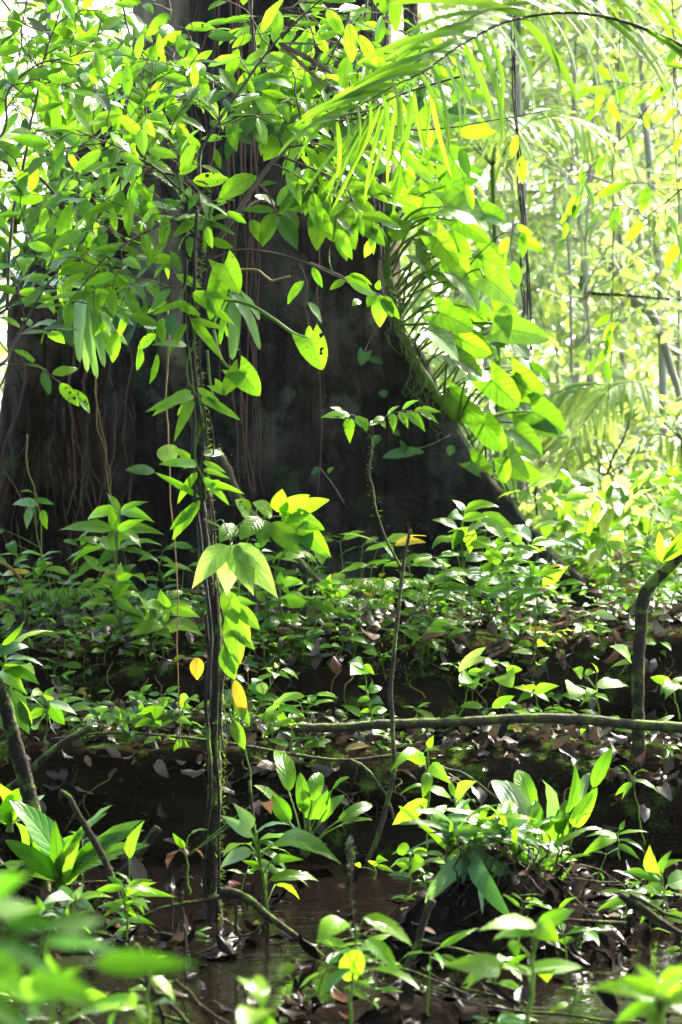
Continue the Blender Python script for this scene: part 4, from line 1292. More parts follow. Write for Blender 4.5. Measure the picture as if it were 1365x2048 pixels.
# lance-leaved creeper on the pole
t = thing("lance_leaved_creeper", "creeper with narrow lance-shaped leaves wrapped round the middle of the mossy sapling", "climbing plant", at(400, 850, 6.4))
ml, mb = MB(), MB()
rs = rnd(95)
for y in (570, 640, 700, 770, 790, 815, 840, 930, 960):
    x = float(np.interp(y, [p[1] for p in POLE][::-1], [p[0] for p in POLE][::-1]))
    for k in range(4):
        s = 1 if k % 2 else -1
        l = 35 + rs.random() * 70
        if rs.random() < .5:
            continue
        y += rs.normal() * 16
        pl(ml, x + s * 6, y, x + s * l, y + (rs.random() - .12) * 100, 6.36, -.1 + .2 * rs.random(), .16 + .1 * rs.random(), .6, 'lance', int(rs.integers(2)), nl=6)
tube(mb, [at(float(np.interp(y, [p[1] for p in POLE][::-1], [p[0] for p in POLE][::-1])) + 12 * math.sin(y * .04), y, 6.38) for y in range(1000, 520, -40)], .003, .002, 5, 4)
for b, e, wr, mi in [((330, 890), (345, 932), .75, 2), ((310, 942), (250, 940), .35, 3), ((390, 930), (348, 895), .3, 0), ((400, 995), (310, 945), .14, 0), ((405, 960), (490, 988), .14, 0), ((395, 1010), (340, 1060), .25, 0), ((400, 1000), (345, 1080), .25, 0), ((410, 980), (440, 960), .3, 0)]:
    pl(ml, *b, *e, 6.4, -.05, wr, .4, 'ellip', mi)
mb.build("stem", 'green', t)
ml.build("foliage", ['bright', 'lime', 'pale', 'dark'], t)
t = thing("pale_leaf_cluster", "umbrella of large pale yellow-green leaves drooping from one point on the mossy sapling", "climbing plant", at(460, 1080, 6.2))
ml, mb = MB(), MB()
for e, wr in [((384, 1178), .42), ((454, 1192), .52), ((508, 1192), .46), ((557, 1198), .40), ((540, 1150), .4)]:
    pl(ml, 462 + (e[0] - 462) * .12, 1090, *e, 6.2, -.06 + .03 * (e[0] % 4), wr, .6, 'acum', 0, hint=(.0, -.9, .4), nl=9, nc=7)
tube(mb, pts([(410, 1040), (440, 1055), (462, 1082), (462, 1092)], 6.4, 6.2), .004, .003, 6, 4)
for e in [(430, 1045), (500, 1050), (490, 1075)]:
    tube(mb, [at(462, 1085, 6.2), at((462 + e[0]) / 2, e[1] - 4, 6.2), at(*e, 6.22)], .002, .0012, 4, 3)
mb.build("stem", 'green', t)
ml.build("foliage", ['pale'], t)
t = thing("leafy_branch", "low side branch with big holed leaves reaching level from the mossy sapling above the logs", "branch", at(430, 1060, 6.4))
ml, mb = MB(), MB()
tube(mb, pts([(425, 1062), (480, 1052), (540, 1035), (590, 1040), (640, 1090)], 6.4, 6.2), .004, .002, 6, 5)
for b, e, wr, mi in [((560, 1030), (620, 990), .36, 0), ((585, 1028), (660, 1000), .34, 0), ((560, 1030), (635, 1040), .36, 1), ((580, 1040), (662, 1115), .36, 1), ((545, 1045), (600, 1110), .45, 1), ((530, 1040), (525, 1095), .45, 1), ((520, 1035), (480, 1080), .5, 1), ((560, 1025), (565, 978), .5, 0), ((500, 1030), (470, 1000), .5, 1),
                     ((470, 1050), (440, 1085), .5, 1), ((600, 1045), (650, 1060), .4, 0), ((545, 1030), (505, 1005), .45, 0), ((640, 1088), (645, 1130), .4, 0), ((600, 1050), (620, 1100), .5, 1)]:
    pl(ml, *b, *e, 6.25, -.08, wr, .55, 'ellip', mi)
mb.build("twig", 'twig', t)
ml.build("foliage", ['bright', 'holey'], t)
# yellowing drooping vine leaves on the pole's sunny side
t = thing("yellowing_vine", "limp vine with yellow and green drooping leaves down the sunny side of the mossy sapling", "vine", at(460, 1250, 6.35))
ml, mb, my = MB(), MB(), MB()
tube(mb, pts([(430, 1130), (460, 1220), (470, 1330), (475, 1420), (490, 1520), (510, 1640)], 6.35, 6.3), .003, .002, 5, 5, wob=.01, rs=rs)
tube(mb, pts([(520, 1000), (490, 1120), (462, 1250), (465, 1400), (480, 1500)], 6.3, 6.35), .0025, .002, 5, 5, wob=.01, rs=rs)
for b, e, wr, mi in [((455, 1200), (500, 1290), .4, 0), ((460, 1230), (480, 1330), .42, 0), ((455, 1280), (470, 1350), .5, 0), ((445, 1300), (470, 1360), .5, 0), ((460, 1250), (510, 1300), .35, 0), ((470, 1400), (500, 1450), .4, 0), ((470, 1210), (520, 1260), .4, 0), ((450, 1180), (475, 1250), .5, 0), ((465, 1440), (490, 1500), .4, 0)]:
    pl(ml, *b, *e, 6.3, -.03, wr, .5, 'ellip', mi)
for b, e, wr in [((394, 1315), (395, 1360), .62), ((470, 1360), (492, 1440), .3), ((465, 1440), (482, 1485), .38)]:
    pl(my, *b, *e, 6.3, -.02, wr, .4, 'ellip', 0, hint=(0, -.95, .3))
mb.build("stem", 'green', t)
ml.build("foliage", ['lime', 'bright'], t)
my.build("yellow_leaves", ['yellow'], t)

# ---------------------------------------------------------------- thorny sapling, bent trunk, dark stem, sticks
rs = rnd(110)


def woody(name, label, cat, path, Y, r0, r1, mat, tufts=0, seed=0, Y2=None, extra=(), tl=.016, sides=8, group=None, tuftmat='moss'):
    rs = rnd(seed)
    t = thing(name, label, cat, at(*path[0], Y), group)
    mb = MB()
    P = tube(mb, pts(path, Y, Y2), r0, r1, sides, 7, wob=.004, rs=rs, lump=.18)
    for ex, ea, eb in extra:
        P = np.concatenate([P, tube(mb, pts(ex, Y), ea, eb, sides, 6, wob=.004, rs=rs, lump=.2)])
    mb.build("trunk", mat, t)
    if tufts:
        ml = MB()
        c = P[rs.integers(0, len(P), tufts)] + rs.normal(size=(tufts, 3)) * np.array([.003, .003, .015])
        a = np.where(rs.random(tufts) < .5, 0, math.pi) + rs.normal(size=tufts) * .7
        D = np.stack([np.cos(a), rs.normal(size=tufts) * .5 - .3, np.sin(a) * .8], 1)
        D /= np.linalg.norm(D, axis=1, keepdims=True)
        leaves(ml, c + D * r0 * .7, D, np.stack([0 * a, -1 + 0 * a, .7 + 0 * a], 1), tl * (.4 + rs.random(tufts)), .28, .5, .1, 0, 'lance', 2, 3)
        kind(ml.build("moss", tuftmat, t), 'stuff')
    return t


t = woody("thorny_sapling", "thin forked sapling bristling with mossy spikes, rising out of the water before the logs", "tree",
          [(735, 1722), (752, 1680), (775, 1600), (790, 1536), (786, 1440), (783, 1380), (789, 1300), (795, 1220), (805, 1140), (813, 1095), (822, 1058)], 7.5, .0088, .0052, 'mossy', 220, 111, tl=.010, extra=[([(803, 1140), (775, 1082), (755, 1025), (748, 985), (737, 950), (743, 905), (746, 870)], .0042, .003)])
ml, mb = MB(), MB()
tube(mb, pts([(746, 872), (748, 850), (775, 832), (810, 822), (850, 826)], 7.5, 7.3), .003, .0015, 5, 4)
tube(mb, pts([(746, 872), (740, 848), (705, 830), (670, 828)], 7.5, 7.35), .003, .0015, 5, 4)
for b, e, wr in [((700, 830), (640, 836), .38), ((690, 826), (660, 815), .4), ((712, 832), (735, 866), .42), ((698, 836), (700, 888), .40), ((725, 835), (737, 862), .4), ((755, 845), (738, 852), .5), ((768, 834), (742, 850), .4), ((785, 828), (788, 866), .4), ((800, 824), (817, 858), .42), ((815, 822), (852, 865), .4), ((830, 820), (885, 826), .34), ((805, 818), (840, 800), .36), ((840, 822), (878, 848), .3), ((775, 830), (800, 812), .4), ((760, 838), (772, 858), .4)]:
    pl(ml, *b, *e, 7.35, -.04, wr, .5, 'acum', 0, hint=(0, -.7, .6))
mb.build("twig", 'twig', t)
ml.build("foliage", ['holey', 'bright'], t)
woody("bent_sapling", "dark bent trunk rising upright from the log and turning sharply away, fringed with hairs", "tree", [(1274, 1545), (1276, 1480), (1277, 1430), (1277, 1350), (1284, 1250), (1290, 1190), (1310, 1158), (1345, 1125), (1385, 1060), (1430, 1000)], 7.75, .023, .020, 'pole', 300, 112, tl=.008, Y2=7.85)
ml = MB()
t = thing("perching_orchid", "small perching plant with long leaves, one orange, on the bend of the dark trunk", "epiphyte", at(1305, 1160, 7.75))
for i, (b, e, wr) in enumerate([((1322, 1122), (1318, 1062), .28), ((1324, 1125), (1366, 1062), .16), ((1320, 1128), (1278, 1112), .26), ((1326, 1122), (1385, 1092), .2), ((1318, 1130), (1290, 1095), .2), ((1328, 1118), (1400, 1050), .16)]):
    pl(ml, *b, *e, 7.72, -.05, wr, .5, 'ellip', 1 if i == 0 else 0)
ml.build("foliage", ['bright', 'yellow'], t)
woody("mossy_branch", "long level branch, smooth and moss-tinged, resting across the litter of the lower log", "branch", [(560, 1452), (610, 1456), (683, 1455), (770, 1448), (850, 1446), (950, 1442), (1050, 1437), (1170, 1440), (1260, 1449), (1365, 1456), (1480, 1470)], 7.72, .0145, .019, 'mossy', 120, 113, tl=.008)
woody("mossy_branch", "thin mossy branch below the long level one, with drooping end at lower log's front", "branch", [(880, 1495), (780, 1512), (690, 1520), (600, 1512), (480, 1490), (360, 1475), (230, 1465), (100, 1478)], 7.6, .007, .004, 'mossy', 60, 114, tl=.01)
woody("fallen_branch", "thin tan branch lying behind the mossy ones near the heap of red leaves", "branch", [(30, 1450), (150, 1430), (300, 1440), (430, 1450), (520, 1462), (600, 1470)], 7.9, .008, .006, 'stick', 0, 115)
woody("mossy_branch", "short mossy root dipping from the lower log toward the thorny sapling", "branch", [(700, 1520), (740, 1545), (770, 1590), (790, 1640)], 7.55, .008, .005, 'mossy', 30, 116, tl=.01)
woody("fallen_branch", "slim branch leaning down the lower log behind the broad pleated leaves", "branch", [(880, 1535), (930, 1550), (980, 1585), (1010, 1610)], 7.5, .007, .004, 'mossy', 20, 117, tl=.008)
woody("dark_stem", "crooked dark stem standing among strap leaves on the bank", "tree", [(88, 1860), (82, 1760), (72, 1650), (55, 1570), (30, 1480), (5, 1400), (-20, 1340)], 6.2, .026, .018, 'pole', 60, 118, tl=.012)
woody("leaning_stick", "bare grey stick leaning out of the water among the strap leaves", "stick", [(240, 1830), (232, 1790), (200, 1700), (165, 1640), (140, 1600), (120, 1583)], 6.0, .011, .007, 'stick', 0, 119)
woody("leaning_stick", "dark stick leaning up to the lower log behind the crooked dark stem", "stick", [(-30, 1610), (40, 1560), (110, 1500), (182, 1452)], 6.9, .013, .010, 'stick', 0, 120)
woody("leaning_stick", "short mossy broken stick beside the mossy sapling's foot, leaning out of the water", "stick", [(180, 1830), (230, 1760), (275, 1710), (300, 1680), (316, 1656)], 6.3, .008, .013, 'stick', 20, 121, tl=.01)
woody("fallen_branch", "forked grey branch sloping down into the brown water beyond the mossy sapling's foot", "branch", [(440, 1783), (470, 1786), (505, 1805), (540, 1835), (590, 1870), (650, 1920), (690, 1975)], 5.9, .013, .006, 'stick', 0, 122, extra=[([(470, 1790), (400, 1802), (330, 1815), (275, 1835)], .006, .003), ([(540, 1838), (500, 1870), (478, 1868)], .005, .003), ([(470, 1800), (475, 1860), (490, 1890)], .005, .003)])
woody("leaning_stick", "upright grey twig standing in the water near the forked branch", "stick", [(533, 1935), (535, 1860), (525, 1760), (512, 1680), (498, 1560)], 6.1, .006, .004, 'stick', 0, 123)
woody("fallen_branch", "wet stick lying on the mud bank before the leafy hummock", "branch", [(800, 1960), (830, 1900), (850, 1840), (862, 1800)], 5.5, .008, .010, 'stick', 0, 124, extra=[([(835, 1880), (900, 1895), (970, 1912)], .005, .003)])
woody("fallen_branch", "pile of split pale sticks on the wet bank behind the foreground leaves", "branch", [(1240, 1790), (1290, 1820), (1350, 1860), (1420, 1890)], 5.2, .008, .006, 'stick', 0, 125, extra=[([(1250, 1800), (1310, 1845), (1370, 1870)], .006, .004), ([(1260, 1790), (1330, 1825), (1390, 1845)], .005, .003)])
woody("fallen_branch", "fan of dry split stalks at the water's near edge", "branch", [(270, 1890), (290, 1930), (310, 1990), (330, 2060)], 4.9, .008, .005, 'stick', 0, 126, extra=[([(280, 1960), (340, 2010), (400, 2070)], .006, .004), ([(300, 1985), (380, 2000), (460, 2050)], .005, .003), ([(350, 1960), (400, 2010), (440, 2060)], .005, .003), ([(240, 2000), (320, 2030), (420, 2060)], .005, .004)])
woody("upright_tree", "mossy upright stem rising behind the palm frond", "tree", [(835, 150), (825, 60), (815, -60)], 9.2, .035, .03, 'mossy', 60, 127, tl=.02)
woody("knobbly_root", "mossy knobbly root sloping off the small ridge behind the mossy sapling", "root", [(430, 900), (455, 940), (475, 1000), (520, 1050), (560, 1085), (600, 1125), (650, 1185)], 8.85, .022, .018, 'mossy', 260, 128, tl=.012)
rs = rnd(129)
for k, (x, y, h, Y) in enumerate([(345, 1810, 90, 5.9), (366, 1815, 80, 5.9), (372, 1900, 120, 5.6)]):
    woody("water_shoot", "short dark shoot standing straight up out of the brown water", "shoot", [(x, y + h * .6), (x - 1, y + 10), (x - 2, y - h * .4)], Y, .004, .003, 'darkliana', 0, 130 + k, group="dark shoots in the water")
woody("beaded_stem", "blurred slender stem beaded with pale buds, rising from the near water", "stem", [(722, 1960), (712, 1900), (706, 1800), (702, 1720), (698, 1680)], 4.6, .0022, .0018, 'stick', 130, 134, tl=.006, tuftmat='pleat')

# ---------------------------------------------------------------- seedlings and broad-leaved plants on the logs, the hummock and the banks


def plant(name, label, cat, foot, top, Y, lv, mats=('bright', 'lime', 'mid'), stem='green', r=.003, group=None, Y2=None, shape='acum', droop=.95, back=-.8, seed=None, petiole=True, bend=0):
    """A plant read from the photo: foot and top pixels of its stem; lv = (base x, y, tip x, y, width ratio[, material])."""
    rs = rnd(seed or int(abs(foot[0] * 13 + foot[1])))
    Y2 = Y if Y2 is None else Y2
    t = thing(name, label, cat, at(*foot, Y), group)
    mb, ml = MB(), MB()
    mid = ((foot[0] + top[0]) / 2 + bend, (foot[1] + top[1]) / 2)
    P = tube(mb, [at(*foot, Y), at(*mid, (Y + Y2) / 2), at(*top, Y2)], r, r * .6, 6, 6, wob=.004, rs=rs)
    for l in lv:
        bx, by, tx, ty, wr = l[:5]
        mi = l[5] if len(l) > 5 else int(rs.integers(len(mats)))
        y = Y2 + rs.normal() * .03
        p = pl(ml, bx, by, tx, ty, y, rs.normal() * .06 - .02, wr, droop * (.6 + .8 * rs.random()), shape, mi, hint=(rs.normal() * .3, back * (1 if rs.random() < .55 else .45) + rs.normal() * .2, .35 + .5 * (rs.random() < .5)), rs=rs)
        if petiole:
            i = int(np.argmin(np.linalg.norm(P - np.array(p), axis=1)))
            s = P[max(0, i - 2)]
            tube(mb, [s, (s + np.array(p)) / 2 + np.array([0, 0, .004]), p], r * .5, r * .4, 4, 3)
    mb.build("stem", stem, t)
    ml.build("foliage", list(mats), t)
    return t


def whorl(cx, cy, n, l, rs, flat=.45, wr=.32, up=.2, a0=None):
    """Tips of n leaves set round a point, as the photo shows a tier of a seedling."""
    out = []
    a0 = rs.random() * 6.28 if a0 is None else a0
    for k in range(n):
        a = a0 + k / n * 6.283 + rs.normal() * .25
        f = .75 + rs.random() * .45
        out.append((cx + 5 * math.cos(a), cy, cx + l * f * math.cos(a), cy - l * f * math.sin(a) * flat - l * up + l * .35 * abs(math.cos(a)), wr * (.85 + .3 * rs.random()) * (1 if abs(math.cos(a)) > .4 else 1.25)))
    return out


def tiers(spec, seed, **kw):
    rs = rnd(seed)
    lv = []
    for (x, y, n, l) in spec:
        lv += whorl(x, y, n, l, rs, **kw)
    return lv


# left: tall whorled seedlings on the upper log
plant("tall_seedling", "tall seedling with three tiers of long drooping leaves before the fibrous buttress", "seedling", (230, 1275), (238, 1012), 8.35, tiers([(238, 1022, 5, 80), (232, 1060, 7, 100), (228, 1100, 6, 95), (232, 1150, 4, 60)], 1), ('bright', 'mid', 'holey'), r=.005)
plant("tall_seedling", "thin-stemmed seedling with yellowish top leaf, next to the tallest one on the upper log", "seedling", (245, 1270), (238, 1150), 8.25, tiers([(238, 1165, 5, 60), (232, 1200, 6, 75), (240, 1245, 5, 60)], 2), ('bright', 'lime', 'mid'))
plant("tall_seedling", "limp plant with few folded leaves hanging on the shaded trunk foot", "seedling", (112, 1230), (60, 1000), 8.6, [(75, 1010, 25, 1010, .4), (70, 990, 40, 985, .4), (70, 1000, 110, 1010, .35), (85, 1020, 95, 1060, .4), (20, 1085, 35, 1115, .5), (10, 1060, -25, 1085, .4), (70, 1010, 55, 1060, .4), (90, 1120, 68, 1160, .3)], ('mid', 'bright', 'pleat'))
plant("broad_seedling", "seedling with five broad overlapping leaves on the log just left of the pale umbrella leaves", "seedling", (335, 1290), (335, 1210), 8.2, tiers([(335, 1215, 6, 60), (330, 1250, 6, 70)], 4, wr=.45), ('bright', 'lime'))
plant("broad_seedling", "seedling with shiny leaves catching white glare beside the thin hanging vine", "seedling", (292, 1285), (285, 1190), 8.3, tiers([(285, 1195, 5, 65), (290, 1235, 6, 75)], 5, wr=.4), ('mid', 'bright', 'dark'))
plant("broad_seedling", "seedling with yellow young leaf, directly behind the mossy sapling on the log", "seedling", (450, 1290), (450, 1200), 8.25, tiers([(450, 1210, 6, 60), (455, 1245, 6, 60)], 6, wr=.42), ('bright', 'mid', 'lime'))
plant("tall_seedling", "slim seedling with glossy leaves between the pale umbrella leaves and the small ridge root", "seedling", (560, 1280), (560, 1165), 8.4, tiers([(560, 1170, 5, 50), (560, 1200, 6, 65), (562, 1240, 5, 55)], 7, wr=.38), ('mid', 'bright'))
plant("broad_seedling", "bright seedling with upright pointed leaves at the foot of the small ridge root", "seedling", (660, 1270), (668, 1165), 8.5, tiers([(668, 1180, 5, 42, ), (664, 1200, 6, 50), (660, 1235, 5, 45)], 8, wr=.42, up=.45), ('lime', 'bright'))
plant("tall_seedling", "tallest bright sapling with large broad leaves before the tapering end of the buttress", "sapling", (925, 1270), (925, 1010), 8.5, [(925, 1022, 902, 1000, .5), (930, 1022, 1000, 1015, .4), (922, 1030, 890, 1040, .42), (925, 1040, 980, 1035, .5, 1), (915, 1055, 862, 1040, .4), (960, 1030, 1040, 1080, .4, 1), (905, 1075, 863, 1100, .45), (930, 1055, 940, 1110, .5, 1), (935, 1065, 985, 1050, .5), (970, 1050, 1010, 1085, .5),
      (920, 1080, 880, 1085, .4, 2), (940, 1090, 1000, 1095, .4), (915, 1110, 870, 1120, .4, 2), (930, 1120, 975, 1120, .4), (920, 1150, 870, 1165, .35), (930, 1150, 990, 1160, .35), (925, 1060, 905, 1100, .5), (1030, 1060, 1065, 1085, .5), (1040, 1050, 1060, 1090, .45, 3)], ('bright', 'lime', 'mid', 'pleat'), r=.004)
plant("tall_seedling", "mossy-stalked seedling with arching leaves leaning against the tallest bright sapling", "seedling", (1020, 1240), (985, 1080), 8.6, tiers([(985, 1090, 5, 60), (1000, 1130, 5, 65), (1010, 1170, 5, 55)], 10), ('bright', 'lime', 'mid'), bend=12)
plant("broad_seedling", "seedling with one long pale blade lit through above the buttress root", "seedling", (1090, 1255), (1080, 1130), 8.7, [(1085, 1180, 1140, 1130, .32, 1)] + tiers([(1080, 1150, 5, 55), (1085, 1190, 6, 60), (1085, 1225, 5, 50)], 11), ('bright', 'lime', 'mid'))
plant("broad_seedling", "seedling with white-glossed round leaf at the log's shoulder near the bent trunk", "seedling", (1185, 1290), (1190, 1225), 8.35, [(1190, 1230, 1215, 1255, .7, 2), (1190, 1225, 1235, 1240, .35), (1185, 1230, 1150, 1240, .4)] + tiers([(1185, 1260, 5, 45)], 12), ('lime', 'bright', 'pleat'))
plant("tall_seedling", "seedling with pair of pinkish young leaves in the sunlit growth behind the bent trunk", "seedling", (1240, 1230), (1240, 1105), 9.2, [(1240, 1110, 1225, 1125, .6, 2), (1245, 1108, 1262, 1115, .7, 2)] + tiers([(1240, 1140, 5, 60), (1240, 1180, 5, 60)], 13), ('bright', 'lime', 'red'))
plant("broad_seedling", "large sunlit broad blades standing upright in the bright undergrowth beyond the buttress tip", "plant", (1185, 1130), (1185, 1080), 9.8, [(1185, 1090, 1195, 990, .30, 1), (1195, 1060, 1270, 1020, .38, 1), (1180, 1100, 1120, 1050, .3, 1), (1190, 1100, 1240, 1080, .3), (1175, 1110, 1110, 1095, .3), (1195, 1110, 1265, 1110, .3)], ('bright', 'lime'))

rs = rnd(140)
WHERE = [(-999, 130, "near the log's mossy end by the fibrous buttress"), (130, 260, "under the tall tiered seedlings"), (260, 400, "between the tall tiered seedlings and the mossy sapling"), (400, 480, "directly behind the mossy sapling"),
         (480, 600, "between the mossy sapling and the small ridge root"), (600, 700, "at the foot of the small ridge root"), (700, 790, "just before the thorny sapling's fork"), (790, 900, "beside the thorny sapling's tip"), (900, 1010, "under the tallest bright sapling"),
         (1010, 1130, "at the buttress's tapering root"), (1130, 1260, "between the buttress root and the bent trunk"), (1260, 2999, "behind the bent trunk")]


def where(px):
    return next(w for a, b, w in WHERE if a <= px < b)


SIZES = lambda h: "tiny" if h < .09 else "small" if h < .15 else "knee-high" if h > .3 else "upright"


def seedling(x, y, z, h, L, seed, row, big=False, mats=None, name="seedling", where=where):
    rs = rnd(seed)
    tone = int(rs.choice([0, 1, 1, 2]))
    mats = mats or [('bright', 'lime'), ('bright', 'mid'), ('mid', 'dark')][tone]
    tw = ["lime-green", "bright green", "dark glossy"][tone] if mats != ('far', 'lime') else "sunlit"
    odd = rs.random()
    if name == "seedling" and mats != ('far', 'lime') and odd < .07:
        mats, tw = (('lime', 'yellow'), "yellowing") if odd < .03 else (('mid', 'red'), "reddish")
    shape, sw = [('ellip', "oval"), ('acum', "pointed"), ('lance', "narrow")][int(rs.integers(3))]
    n = int(rs.integers(4, 10))
    px = 682.5 + x / (K * y)
    lab = f"{SIZES(h)} {tw} seedling with {sw} leaves {row} {where(px)}"
    lab = ' '.join(lab.split()[:16])
    t = thing(name, lab, "seedling", (x, y, z), f"seedlings {row} {where(px)}")
    mb, ml = MB(), MB()
    top = np.array([x + rs.normal() * h * .2, y + rs.normal() * h * .2, z + h])
    P = tube(mb, [(x, y, z - .02), (np.array([x, y, z]) + top) / 2 + rs.normal(size=3) * .008, top], .0022 + h * .004, .0015, 5, 4)
    wr = {'ellip': .36, 'acum': .38, 'lance': .24}[shape] * (.72 if name == 'bank_seedling' else 1)
    for k in range(n):
        f = 1 - (k // 3) * .28
        b = P[max(1, int(f * (len(P) - 1)))]
        a = k * 2.4 + rs.random() * .8
        d = np.array([math.cos(a), math.sin(a), .35 + rs.normal() * .25])
        l = L * (.55 + rs.random() * .8)
        pe = b + d / np.linalg.norm(d) * l * .22
        tube(mb, [b, pe], .0013, .001, 4, 1)
        leaves(ml, pe, d, np.array([rs.normal() * .3, -.6 + rs.normal() * .3, .8]), l, wr * (.85 + .3 * rs.random()), .5 + rs.random() * .6, .15, .03, shape, 6, 5, int(rs.integers(2)), rs)
    mb.build("stem", 'green', t)
    ml.build("foliage", list(mats), t)
    return t


# fine ground cover on the logs' crests, which nobody could count
mb = MB()
n = 5200
for lg, cnt, x0, x1, y0, y1 in ((1, 1900, -1.5, 1.7, 8.24, 9.0), (0, 600, -1.35, .1, 7.70, 8.2), (0, 300, .1, 1.5, 7.70, 8.2), (1, 240, -1.5, 1.7, 8.19, 8.3)):
    P = []
    for _ in range(cnt):
        x, y = x0 + (x1 - x0) * rs.random(), y0 + (y1 - y0) * rs.random()
        if noise.fractal(Vector((x * 3.0, y * 3.0, 3 + lg)), 1, 2, 3) < .07:
            continue
        P.append((x, y, max(log_top(lg, x, y) if y < 8.95 else 0, gz(x, y)) + .012 + .10 * rs.random() ** 1.6))
    m = len(P)
    a_ = rs.random(m) * 6.283
    leaves(mb, np.array(P), np.stack([np.cos(a_), np.sin(a_), .15 + rs.normal(size=m) * .3], 1), np.stack([rs.normal(size=m) * .35, -.4 + rs.normal(size=m) * .35, .85 + 0 * a_], 1), .026 + .035 * rs.random(m), .38, .8, .15, .02, 'acum', 4, 3, rs.choice([0, 0, 1, 2], m), rs)
kind(mb.build("ground_cover", ['bright', 'lime', 'mid']), 'stuff')
k = 0
for i in range(140):            # the crest of the upper log and the tree's foot
    x = -1.42 + 2.95 * rs.random()
    y = 8.32 + rs.random() ** 1.2 * .95
    z = log_top(1, x, y) if y < 8.95 else gz(x, y)
    z = max(z, gz(x, y))
    h = .05 + .27 * rs.random() ** 1.4
    seedling(x, y, z, h, .04 + .045 * rs.random() + .13 * h, 1000 + i, "crowding the upper log")
for i in range(44):             # front shoulder of the upper log
    x = -1.35 + 2.8 * rs.random()
    y = 8.20 + rs.random() * .1
    z = log_top(1, x, y)
    seedling(x, y, z, .04 + .09 * rs.random(), .05 + .04 * rs.random(), 1200 + i, "on the upper log's front shoulder")
for i in range(60):             # lower log
    x = -1.25 + (1.15 if rs.random() < .62 else 2.5) * rs.random()
    y = 7.68 + rs.random() * .5
    z = log_top(0, x, y)
    seedling(x, y, z, .04 + .12 * rs.random() ** 2, .05 + .045 * rs.random(), 1300 + i, "on the lower log's dead leaves")
for i in range(56):             # sunlit growth beyond the buttress tip
    y = 9.3 + rs.random() * 2.4
    x = .75 + rs.random() * (.3 + .22 * y - .9)
    seedling(x, y, gz(x, y), .15 + .35 * rs.random(), .10 + .06 * rs.random(), 1400 + i, "in the sunlit growth", mats=('far', 'lime'))


BANK = [(-999, 200, "beside the crooked dark stem"), (200, 400, "between the leaning grey stick and the mossy sapling"), (400, 560, "at the mossy sapling's foot"), (560, 800, "before the thorny sapling's foot"), (800, 1150, "about the leafy hummock"), (1150, 2999, "on the bank beyond the hummock")]
bank = lambda px: next(w for a, b, w in BANK if a <= px < b)
rs = rnd(141)
k = 0
while k < 46:
    y = 4.7 + rs.random() * 2.6
    x = (rs.random() * 2 - 1) * .16 * y
    z = gz(x, y)
    if z < -.045 and rs.random() < .75:
        continue
    seedling(x, y, max(z, -.05), .04 + .14 * rs.random() ** 1.5, .04 + .055 * rs.random(), 1500 + k, "in the shallows", name="bank_seedling", where=bank, mats=[('mid', 'bright'), ('bright', 'lime'), ('mid', 'dark')][k % 3])
    k += 1


def fern(px, py, Y, n, l, label, seed):
    rs = rnd(seed)
    t = thing("small_fern", label, "fern", at(px, py, Y), "small ferns on the upper log")
    mb, ml = MB(), MB()
    b = np.array(at(px, py, Y))
    for k in range(n):
        a = k / n * 6.283 + rs.random() * .6
        e = np.array([math.cos(a), math.sin(a), 0])
        P = tube(mb, [b, b + e * l * .4 + [0, 0, l * .4], b + e * l * .85 + [0, 0, l * .42], b + e * l * 1.15 + [0, 0, l * .25]], .002, .001, 4, 6)
        fern_frond(ml, P, rs, l * .3, .012, wr=.25, ang=80, taper=True, nl=2)
    mb.build("stalk", 'green', t)
    ml.build("foliage", ['bright'], t)


fern(765, 1195, 8.45, 7, .16, "small feathery fern just behind the thorny sapling on the upper log", 150)
fern(850, 1215, 8.4, 6, .13, "low feathery fern to the sunny side of the thorny sapling", 151)
fern(700, 1225, 8.4, 6, .12, "tiny feathery fern between the ridge root and the thorny sapling", 152)
fern(120, 1210, 8.5, 7, .14, "wiry fern tuft on the shaded end of the upper log", 153)

# in front of the upper log
plant("broad_seedling", "seedling with pale lime heart leaves held over the black gap between the logs", "seedling", (915, 1450), (940, 1370), 7.8, [(955, 1345, 935, 1348, .5, 1), (960, 1312, 918, 1343, .6, 2), (945, 1360, 920, 1365, .7, 1), (940, 1365, 950, 1378, .8, 1), (985, 1325, 970, 1335, .9, 1), (1000, 1325, 1015, 1335, .9, 1), (965, 1340, 990, 1345, .6, 0), (1010, 1350, 1025, 1375, .8, 1), (1015, 1345, 1045, 1340, .5, 0)], ('bright', 'lime', 'pale'), shape='heart')
plant("broad_seedling", "seedling with four spreading pointed leaves in front of the black gap, beneath pale lime hearts", "seedling", (1090, 1450), (1068, 1383), 7.75, [(1066, 1384, 1025, 1375, .42), (1070, 1383, 1120, 1372, .4), (1064, 1386, 1036, 1405, .5), (1072, 1386, 1100, 1405, .5), (1062, 1382, 1050, 1372, .5)], ('bright', 'lime'))
plant("broad_seedling", "seedling with one big bright leaf and one small, clasped to the bent trunk", "seedling", (1240, 1350), (1262, 1320), 7.7, [(1262, 1322, 1218, 1292, .5), (1262, 1324, 1222, 1335, .42), (1262, 1310, 1290, 1300, .4)], ('bright', 'lime'))
plant("broad_seedling", "seedling with yellowed heart leaf and lime leaves just left of the bent trunk", "seedling", (1200, 1440), (1190, 1365), 7.75, [(1165, 1350, 1145, 1338, .8, 1), (1170, 1348, 1192, 1345, .8, 1), (1150, 1370, 1140, 1400, .8, 2), (1190, 1380, 1170, 1400, .5), (1195, 1375, 1260, 1375, .35), (1190, 1390, 1220, 1405, .4), (1185, 1395, 1160, 1415, .4), (1195, 1345, 1180, 1325, .4)], ('bright', 'lime', 'pale'))
